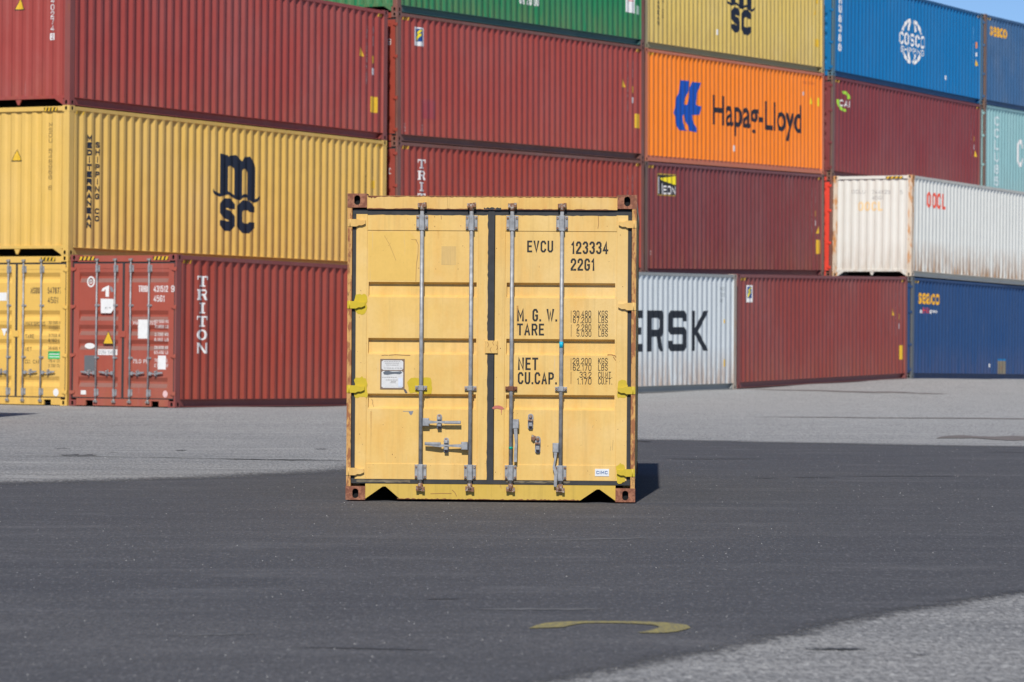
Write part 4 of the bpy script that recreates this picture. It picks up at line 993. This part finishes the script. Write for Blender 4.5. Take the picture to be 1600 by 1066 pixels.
scratch(dl, [(580, 626), (582, 629), (582, 633)], .8); scratch(dl, [(629, 645), (638, 645.3)], .8, mat=plain("grey scuff", (.25, .25, .27)))
fd(dl, "scuff", [[FP(637.5, 645), FP(645.5, 644.5), FP(644, 649), FP(641.5, 651.5), FP(639.5, 649)]], plain("blue grey scuff", (.20, .22, .27)), .0012)
fd(dl, "scuff", [[FP(630.5, 610), FP(634, 611), FP(636.5, 616.5), FP(633, 617), FP(631, 613)]], plain("dark scuff", (.12, .10, .10)), .0012)
scratch(dr, [(949, 557), (955, 556.6), (961, 558.5), (963, 562)], 1.3); scratch(dr, [(958, 560), (962, 566)], 1.2)
for xx, ya, yb in ((957.5, 690, 706), (954, 700, 707), (968.5, 690, 709), (926.5, 667, 671)): scratch(dr, [(xx, ya), (xx - 1.2, yb)], .8, mat=paint("worn ochre scuff%d" % xx, (.5, .34, .12), seed=xx))
pk = paint("dull red paint smear", (.50, .16, .12), seed=63, chips=.4)
fd(dr, "paint_smear", [[FP(768.5, 640), FP(773, 636.3), FP(780, 636), FP(785, 638), FP(788, 641.5), FP(784, 642), FP(783.5, 648), FP(782.6, 648), FP(782.5, 642), FP(776, 640.5), FP(771, 642)]], pk, .002, .018)
for d, x, y, w, h in ((dl, 683, 338, 5, 40), (dl, 577, 645, 4, 60), (dr, 957, 340, 3, 30), (dl, 737, 366, 4, 60), (dr, 806, 480, 5, 50)):
    p = fr(x, y, x + w, y + h)
    m_, N_, L_, P_ = new_mat("rust run stain"); P_.inputs['Base Color'].default_value = (.50, .24, .06, 1); P_.inputs['Roughness'].default_value = .7
    tc = N_.new("ShaderNodeTexCoord"); f = noise(N_, L_, mapped(N_, L_, (22, 22, 1.6)), 2.5, 5)
    sp = N_.new("ShaderNodeSeparateXYZ"); L_.new(tc.outputs['Object'], sp.inputs[0])
    g_ = ramp(N_, L_, sp.outputs[2], p[2], p[3], 0, 1); ctr = W / 2 - (p[0] + p[1]) / 2
    e_ = math_n(N_, L_, 'ABSOLUTE', math_n(N_, L_, 'SUBTRACT', sp.outputs[1], ctr), 0); e_ = ramp(N_, L_, e_, 0, (p[1] - p[0]) / 2, 1, 0)
    L_.new(math_n(N_, L_, 'MULTIPLY', math_n(N_, L_, 'MULTIPLY', g_, e_), ramp(N_, L_, f, .3, .7, .15, .75)), P_.inputs['Alpha'])
    fd(d, "rust_stain", rect(*p), m_, .0008)
# rust chips along edges, rusted lips, ragged rubber
rc = rusty("edge rust", (.26, .10, .04), (.16, .06, .03), (.06, .03, .02), .6, 40, 1, 8)
rnd2 = random.Random(11)
def chips(d, n, x0, y0, x1, y1, smin=.4, smax=1.4, base=.026, asp=1.6):
    out = []
    for _ in range(n):
        x = rnd2.uniform(x0, x1); y = rnd2.uniform(y0, y1); r = smin + (smax - smin) * rnd2.random() ** 3; k = 7
        out.append([FP(x + r * .5 * math.cos(2 * math.pi * i / k) * rnd2.uniform(.5, 1.2), y + r * .5 * asp * math.sin(2 * math.pi * i / k) * rnd2.uniform(.5, 1.2)) for i in range(k)])
    fd(d, "rust_chips", out, rc, .0011, base)
chips(dl, 22, 556, 345, 573, 745, base=.020); chips(dr, 26, 773, 345, 788, 745, base=.020); chips(dr, 20, 965, 345, 980, 745, base=.020); chips(dl, 14, 749, 345, 762, 745, base=.020)
chips(dl, 26, 578, 365, 745, 440); chips(dl, 14, 578, 536, 745, 616); chips(dl, 18, 578, 645, 745, 722); chips(dr, 22, 794, 365, 960, 440, .3, 1.0); chips(dr, 14, 794, 645, 960, 722)
chips(dl, 16, 560, 727, 745, 750, base=.020); chips(dr, 16, 790, 727, 960, 750, base=.020); chips(dl, 10, 580, 338, 745, 360, base=.020); chips(dr, 10, 794, 338, 960, 360, base=.020)
def lip(name, d, xa, xb, ytop, ybot, amp, mat, base, step=4, seedv=1, which='both'):
    rn = random.Random(seedv); n = int(abs(xb - xa) / step); T_ = []; B_ = []
    for i in range(n + 1):
        x = xa + (xb - xa) * i / n
        T_.append(FP(x, ytop + (rn.uniform(-amp, amp) if which in ('both', 'top') else 0) + (x - 541) * .0082)); B_.append(FP(x, ybot + (rn.uniform(-amp, amp) if which in ('both', 'bot') else 0) + (x - 541) * .0082))
    fd(d, name, [[B_[i], B_[i + 1], T_[i + 1], T_[i]] for i in range(n)], mat, .0012, base)
lip("rust_edge", front, 575.5, 965, 307.2, 308.6, .7, rc, .006, 3, 2, 'bot')
lip("rust_edge", front, 577, 590, 307.2, 311, 1.8, rc, .006, 2, 7, 'bot')
lip("rust_edge", front, 620, 905, 780.6, 781.6, .8, rc, .008, 3, 3, 'top')
lip("rust_edge", front, 575, 962, 327.0, 328.2, .7, rc, .006, 5, 4, 'top')
def vlip(name, d, ya, yb, x0, x1, amp, mat, base, step=6, seedv=1):
    rn = random.Random(seedv); n = int((yb - ya) / step); A_ = []; B_ = []
    for i in range(n + 1):
        y = ya + (yb - ya) * i / n; sh = -(y - 420) * .01
        A_.append(FP(x0 + sh + rn.uniform(-amp, amp), y)); B_.append(FP(x1 + sh + rn.uniform(-amp, amp) * .3, y))
    fd(d, name, [[A_[i + 1], B_[i + 1], B_[i], A_[i]] for i in range(n)], mat, .0011, base)
vlip("gasket_smear", dl, 337, 532, 762.6, 764.6, .7, M_GASK, .020, 5, 3); vlip("gasket_smear", dl, 554, 752, 763.0, 764.8, .6, M_GASK, .020, 7, 4); vlip("gasket_smear", dr, 337, 750, 771.2, 773.0, .5, M_GASK, .020, 9, 5)
lip("gasket_smear", dl, 575, 762, 335.2, 337.0, .5, M_GASK, .020, 6, 6, 'bot'); lip("gasket_smear", dr, 774, 964, 335.0, 336.9, .5, M_GASK, .020, 6, 7, 'bot')
lip("gasket_smear", front, 757, 784, 325.2, 328.6, 1.2, M_GASK, .006, 3, 8, 'top')
dusty = plain("dusty worn rubber", (.20, .17, .12), .9, 0, .5, 10)
lip("worn_rubber", dl, 556, 640, 752.4, 755.6, .8, dusty, .0235, 5, 9); lip("worn_rubber", dr, 790, 890, 752.0, 754.6, .9, dusty, .0235, 5, 10)
for xx, yy, a_ in ((762, 541, 1), (772, 538, -1), (776, 545, 1), (768, 549, -1)):
    scratch(dl, [(xx, yy - 4), (xx + 2 * a_, yy), (xx, yy + 4)], .7, .0045)
sc2 = paint("ochre scratch", (.48, .30, .09), seed=70)
scratch(dl, [(700, 308), (700.4, 327)], .6, .006, sc2); scratch(dr, [(935.5, 338), (936, 352), (934.8, 360)], .9, .020); scratch(dl, [(690, 338.5), (690.4, 345)], .8, .020)
scratch(dl, [(672, 774), (690, 773.4), (705, 773.6)], .9, .008); scratch(dl, [(706, 768), (710, 772), (713, 778)], .9, .008)
# place it
FYAW = 0.03968
fu = Vector((math.sin(FYAW), math.cos(FYAW), 0)); fw = Vector((math.cos(FYAW), -math.sin(FYAW), 0))
fm = Matrix((fu, -fw, Vector((0, 0, 1)))).transposed().to_4x4()
fm.translation = Vector((-.17607, 29.5564, 0)) + fu * (L20 / 2) + Vector((0, 0, .012)); front.matrix_world = fm

# ------------------------------------------------------------------ ground
ctrl = [(0, 10, 0), (0, 20, 0), (0, 30, 0), (-6, 30, 0), (6, 30, 0), (0, 40, 0), (-8, 42, 0), (8, 44, 0), (20, 40, 0), (-20, 40, 0), (-30, 60, -.05), (-9, 60, -.045)]
for s in 'TMRSA':
    P, u, w, n = frame(s)
    for t in (0, .5, 1):
        for k in (0, -1):
            q = P + u * L40 * t + w * W * k; ctrl.append((q.x, q.y, q.z))
def hgt(x, y):
    if y < 44: base = 0.0
    a = b = 0
    for cx, cy, cz in ctrl:
        d2 = (x - cx) ** 2 + (y - cy) ** 2 + .3; wt = 1 / d2 ** 1.6; a += wt * cz; b += wt
    h = a / b
    t = min(1, max(0, (y - 42) / 10)); return h * t * t * (3 - 2 * t) - .0
def gmat(name, base, grain, dark, speck, patchs, tint, bump=.5, streakcol=(.12, .12, .12), pale=None, band=(34, 80), gr=.7, edge=False):
    m, N, L, P = new_mat(name)
    v = mapped(N, L, (1, 1, 1))
    big = noise(N, L, mapped(N, L, (.20, .34, 1)), 1.0, 7, .62)
    c = mix(N, L, ramp(N, L, big, .40, .60, 0, 1), base, tint)
    med = noise(N, L, mapped(N, L, (.4, 1.0, 1)), 1.6, 8, .7)
    c = mix(N, L, ramp(N, L, med, .52, .78, 0, .45), c, streakcol)
    if pale:
        tc = N.new("ShaderNodeTexCoord"); sp = N.new("ShaderNodeSeparateXYZ"); L.new(tc.outputs['Object'], sp.inputs[0])
        w_ = math_n(N, L, 'ADD', sp.outputs[1], math_n(N, L, 'MULTIPLY', sp.outputs[0], .9))
        w_ = math_n(N, L, 'ADD', w_, math_n(N, L, 'MULTIPLY', med, 14))
        c = mix(N, L, ramp(N, L, w_, band[0], band[1], 0, .75 if band[0] < 20 else 1), c, pale)
    g = noise(N, L, mapped(N, L, (1, .24, 1)), grain, 4, .85)
    c = mix(N, L, ramp(N, L, g, .45, .60, .0, gr), c, dark)
    g2 = noise(N, L, mapped(N, L, (1, .26, 1), (4, 1, 0)), grain * .6, 4, .8)
    c = mix(N, L, ramp(N, L, g2, .55, .66, .0, gr * .8), c, tuple(min(1, x * 1.7) for x in base))
    g3 = noise(N, L, mapped(N, L, (.6, 1.2, 1), (1, 6, 0)), 3.2, 9, .75)
    c = mix(N, L, ramp(N, L, g3, .48, .68, .0, .34), c, dark)
    g4 = noise(N, L, mapped(N, L, (.3, .7, 1), (7, 2, 0)), 1.9, 9, .74)
    c = mix(N, L, ramp(N, L, g4, .52, .72, .0, .34), c, tuple(min(1, x * 1.55) for x in base))
    # long tyre scuffs swept across the yard
    wv = N.new("ShaderNodeTexWave"); wv.wave_type = 'RINGS'; wv.rings_direction = 'Z'; wv.inputs['Scale'].default_value = .55; wv.inputs['Distortion'].default_value = 5; wv.inputs['Detail'].default_value = 4; wv.inputs['Detail Scale'].default_value = 1.2
    L.new(mapped(N, L, (.18, .5, 1), (-6, 3, 0)), wv.inputs['Vector'])
    k4 = math_n(N, L, 'MULTIPLY', ramp(N, L, wv.outputs['Fac'], .62, .95, 0, .30), ramp(N, L, g4, .42, .6, 0, 1))
    c = mix(N, L, k4, c, dark)
    vo = N.new("ShaderNodeTexVoronoi"); vo.inputs['Scale'].default_value = 16; L.new(v, vo.inputs['Vector'])
    rr = N.new("ShaderNodeSeparateColor"); L.new(vo.outputs['Color'], rr.inputs[0])
    k = math_n(N, L, 'MULTIPLY', ramp(N, L, vo.outputs['Distance'], .12, .17, 1, 0), ramp(N, L, rr.outputs[0], 1 - speck, 1 - speck + .01, 0, 1))
    c = mix(N, L, k, c, (.55, .55, .54))
    vo2 = N.new("ShaderNodeTexVoronoi"); vo2.inputs['Scale'].default_value = 1.3; L.new(mapped(N, L, (.6, 1.6, 1), (3, 7, 0)), vo2.inputs['Vector'])
    rr2 = N.new("ShaderNodeSeparateColor"); L.new(vo2.outputs['Color'], rr2.inputs[0])
    k2 = math_n(N, L, 'MULTIPLY', ramp(N, L, vo2.outputs['Distance'], .10, .16, 1, 0), ramp(N, L, rr2.outputs[1], 1 - patchs, 1 - patchs + .01, 0, 1))
    c = mix(N, L, math_n(N, L, 'MULTIPLY', k2, .7), c, (.035, .033, .033))
    L.new(c, P.inputs['Base Color']); P.inputs['Roughness'].default_value = .85; P.inputs['Specular IOR Level'].default_value = .3
    b = N.new("ShaderNodeBump"); b.inputs['Strength'].default_value = bump; b.inputs['Distance'].default_value = .006
    L.new(g, b.inputs['Height']); L.new(b.outputs[0], P.inputs['Normal'])
    if edge:   # the layer thins out and crumbles away towards its edge
        at = N.new("ShaderNodeAttribute"); at.attribute_name = "inset"
        n_ = noise(N, L, mapped(N, L, (1, .5, 1)), 22, 9, .85)
        df = math_n(N, L, 'SUBTRACT', at.outputs['Fac'], math_n(N, L, 'MULTIPLY_ADD', n_, 1.9)) if False else math_n(N, L, 'SUBTRACT', math_n(N, L, 'MULTIPLY', at.outputs['Fac'], 1.0), ramp(N, L, n_, .28, .72, 0, 1))
        L.new(ramp(N, L, df, -.28, .28, 0, 1), P.inputs['Alpha'])
    return m
M_LIGHT = gmat("old pale asphalt", (.365, .36, .352), 36, (.10, .10, .105), .05, .02, (.28, .28, .28), .8, (.22, .22, .22), (.49, .49, .485), gr=.85)
M_NEW = gmat("dark asphalt", (.140, .137, .141), 62, (.056, .056, .061), .015, .03, (.086, .087, .097), .7, (.18, .172, .165), (.092, .092, .100), (15, 27), .78, True)
def axis(lo, hi, n): return [lo + (hi - lo) * i / n for i in range(n + 1)]
xs = [-3000, -600, -150, -60] + axis(-40, 60, 70) + [90, 200, 700, 3000]; ys = [-600, -100, -20, 0] + axis(10, 135, 80) + [160, 250, 700, 4000]
gv = [(x, y, hgt(x, y) if -60 < x < 90 and 8 < y < 150 else 0) for y in ys for x in xs]; nx = len(xs)
gf = [(j * nx + i, j * nx + i + 1, (j + 1) * nx + i + 1, (j + 1) * nx + i) for j in range(len(ys) - 1) for i in range(nx - 1)]
me = bpy.data.meshes.new("ground"); me.from_pydata(gv, [], gf); me.materials.append(M_LIGHT)
for p in me.polygons: p.use_smooth = True
g = bpy.data.objects.new("ground", me); COL.objects.link(g); tag(g, kind='structure')
# newer dark asphalt laid as a broad strip across the yard
far = [(-60, -4), (-30, 11), (-14, 24), (-8, 29.6), (-4.76, 32.65), (-3.1, 34.06), (-1.71, 36.17), (-.45, 42.2), (.6, 46.2), (1.73, 47.15), (2.75, 46.82), (3.73, 46.22), (5.02, 45.72), (6.63, 45.29), (12, 43.6), (40, 38)]
near = [(40, 60 - 45), (30, 35), (12, 27.8), (5.5, 22.6), (2.88, 19.65), (2.21, 18.54), (1.89, 17.9), (1.49, 17.1), (1.05, 16.2), (.64, 15.39), (.28, 14.6), (-.3, 13.4), (-4, 6), (-10, -8), (-60, -60)]
near = near[1:]
def rough_line(pts, amp, seg=.25):
    out = []
    for (xa, ya), (xb, yb) in zip(pts, pts[1:]):
        l = math.hypot(xb - xa, yb - ya); n = max(1, int(l / seg)) if abs(xa) < 14 else 1
        for i in range(n):
            t = i / n; out.append((xa + (xb - xa) * t + random.uniform(-amp, amp) * (i > 0), ya + (yb - ya) * t + random.uniform(-amp, amp) * 1.5 * (i > 0)))
    return out + [pts[-1]]
A = rough_line(far, .06); B = rough_line(near, .05)
def offset_line(pts, d):
    out = []
    for i, p in enumerate(pts):
        q0 = pts[max(0, i - 4)]; q1 = pts[min(len(pts) - 1, i + 4)]; t = Vector((q1[0] - q0[0], q1[1] - q0[1])).normalized()
        out.append((p[0] + t.y * d, p[1] - t.x * d))
    return out
# outlines run clockwise seen from above, so +d is inwards
fo, fi, no, ni = offset_line(A, -.7), offset_line(A, 1.0), offset_line(B, -.16), offset_line(B, .28)
bm = bmesh.new(); lay = bm.verts.layers.float.new("inset")
def ladder(o_, i_):
    vo_ = [bm.verts.new((x, y, .004)) for x, y in o_]; vi_ = [bm.verts.new((x, y, .004)) for x, y in i_]
    for v in vi_: v[lay] = 1.15
    for k in range(len(vo_) - 1):
        try: bm.faces.new((vo_[k], vo_[k + 1], vi_[k + 1], vi_[k]))
        except Exception: pass
    return vi_
va = ladder(fo, fi); vb = ladder(no, ni)
f = bm.faces.new(va + vb); bm.normal_update(); bmesh.ops.triangulate(bm, faces=[f])
bm.normal_update()
for f in bm.faces:
    if f.normal.z < 0: f.normal_flip()
me = bpy.data.meshes.new("dark_asphalt"); bm.to_mesh(me); bm.free(); me.materials.append(M_NEW)
o = bpy.data.objects.new("dark_asphalt", me); COL.objects.link(o); tag(o, kind='structure')
def sheet(name, polys, z, mat, label=None, cat=None):
    v = []; f = []
    for p in polys:
        i = len(v); v += [(x, y, z + (hgt(x, y) if y > 44 else 0)) for x, y in p]; f.append(tuple(range(i, i + len(p))))
    bm = bmesh.new(); me = bpy.data.meshes.new(name); me.from_pydata(v, [], f); bm.from_mesh(me); bmesh.ops.triangulate(bm, faces=bm.faces); bmesh.ops.recalc_face_normals(bm, faces=bm.faces)
    for q in bm.faces:
        if q.normal.z < 0: q.normal_flip()
    bm.to_mesh(me); bm.free(); me.materials.append(mat); o = bpy.data.objects.new(name, me); COL.objects.link(o)
    if cat: tag(o, label, cat)
    else: tag(o, kind='structure')
    return o
mark = [(0.09,17.02),(0.13,17.2),(0.17,17.33),(0.25,17.42),(0.33,17.45),(0.42,17.47),(0.52,17.47),(0.62,17.47),(0.71,17.45),(0.78,17.41),(0.83,17.34),(0.87,17.27),(0.88,17.2),(0.88,17.1),(0.85,17.01),(0.81,16.9),(0.75,16.82),(0.68,16.8),(0.61,16.82),(.66,16.90),(0.69,17.0),(.725,17.09),(0.73,17.17),(.72,17.24),(0.69,17.29),(.63,17.33),(0.55,17.355),(.45,17.36),(0.36,17.34),(.31,17.24),(0.26,17.1),(.18,17.05)]
M_YM = worn("worn yellow road paint", (.37, .31, .09), (.16, .15, .11), 1.35, 46)
sheet("road_marking", [mark], .008, M_YM, "faded yellow curved marking painted on the dark asphalt in the foreground", "road marking")
# seams, tar lines and stains on the asphalt
dk = plain("tar stain", (.085, .085, .088), .8, 0, .4, 9); lt = plain("pale dust line", (.42, .42, .41), .9, 0, .4, 9); sd = plain("dusty stain", (.17, .17, .175), .9, 0, .4, 9)
def streak(x0, y0, x1, y1, w, j=.3):
    n = 14; a = []; b = []
    for i in range(n + 1):
        t = i / n; ww = w * math.sin(math.pi * min(1, max(.0, t))) ** .6 * random.uniform(1 - j, 1 + j) + .002
        x = x0 + (x1 - x0) * t; y = y0 + (y1 - y0) * t + random.uniform(-w, w) * .3; a.append((x, y - ww / 2)); b.append((x, y + ww / 2))
    return a + b[::-1]
sheet("asphalt_cracks", [streak(1.75, 39.9, 2.9, 40.1, .20), streak(2.4, 34.8, 2.67, 34.85, .1), streak(2.8, 35.02, 3.25, 35.1, .1), streak(3.3, 35.4, 4.75, 35.65, .08), streak(-1.0, 15.95, -.3, 15.84, .03), streak(-.46, 18.84, -.27, 18.9, .045)], .007, dk)
sheet("asphalt_stains", [streak(-5.15, 39.78, -4.7, 39.9, .35), streak(-3.3, 38.96, -1.8, 38.8, .15), streak(5.7, 43.2, 7.4, 42.4, .15), streak(-5.5, 42.1, -5.3, 42.1, .1), streak(-4.0, 41.7, -3.85, 41.7, .15), streak(-2.4, 42.5, -2.2, 42.5, .12), streak(-4.7, 40.9, -4.6, 40.9, .08), streak(1.34, 16.06, 1.64, 16.05, .07), streak(1.8, 15.8, 1.9, 15.8, .03)], .0065, dk)
sheet("asphalt_seam", [streak(-5.9, 39.8, -1.7, 38.9, .10, .6)], .006, lt)
sheet("dust_marks", [streak(-1.6, 16.5, -1.2, 16.63, .06), streak(.2, 24.2, 1.0, 24.6, .10), streak(-.2, 18.2, .5, 18.25, .1)], .006, sd)
mst = plain("brownish tyre stain", (.20, .175, .165), .9, 0, .3, 3)
sheet("tyre_marks", [streak(5.9, 49.2, 8.5, 48.3, 2.0, .1), streak(4.0, 63, 16, 61.5, .5, .2), streak(6, 88, 10.5, 84, 1.5, .2)], .006, mst)
bpy.context.view_layer.update()

# loose light grit lying on the asphalt
def grit(name, n, regions, mat, smin, smax):
    v = []; f = []; rnd = random.Random(5)
    for _ in range(n):
        while True:
            y = 14 + 45 * rnd.random() ** 1.5; x = (rnd.random() - .5) * .31 * y
            ok_ = all(not (abs(x + .1) < 1.4 and 29.4 < y < 36) for _i in (0,))
            if ok_: break
        r = rnd.uniform(smin, smax) * (.6 + .4 * y / 30); i = len(v); a = rnd.random() * 3
        z = .006 + hgt(x, y)
        for k in range(4): v.append((x + r * math.cos(a + k * 1.57) * rnd.uniform(.7, 1.2), y + r * math.sin(a + k * 1.57) * rnd.uniform(.7, 1.2), z))
        v.append((x, y, z + r * .8)); f += [(i, i + 1, i + 4), (i + 1, i + 2, i + 4), (i + 2, i + 3, i + 4), (i + 3, i, i + 4)]
    me = bpy.data.meshes.new(name); me.from_pydata(v, [], f); me.materials.append(mat)
    o = bpy.data.objects.new(name, me); COL.objects.link(o); tag(o, kind='stuff'); return o
grit("loose_grit", 1000, None, plain("pale grit", (.60, .60, .59), .8), .0015, .0055)
bpy.context.view_layer.update()
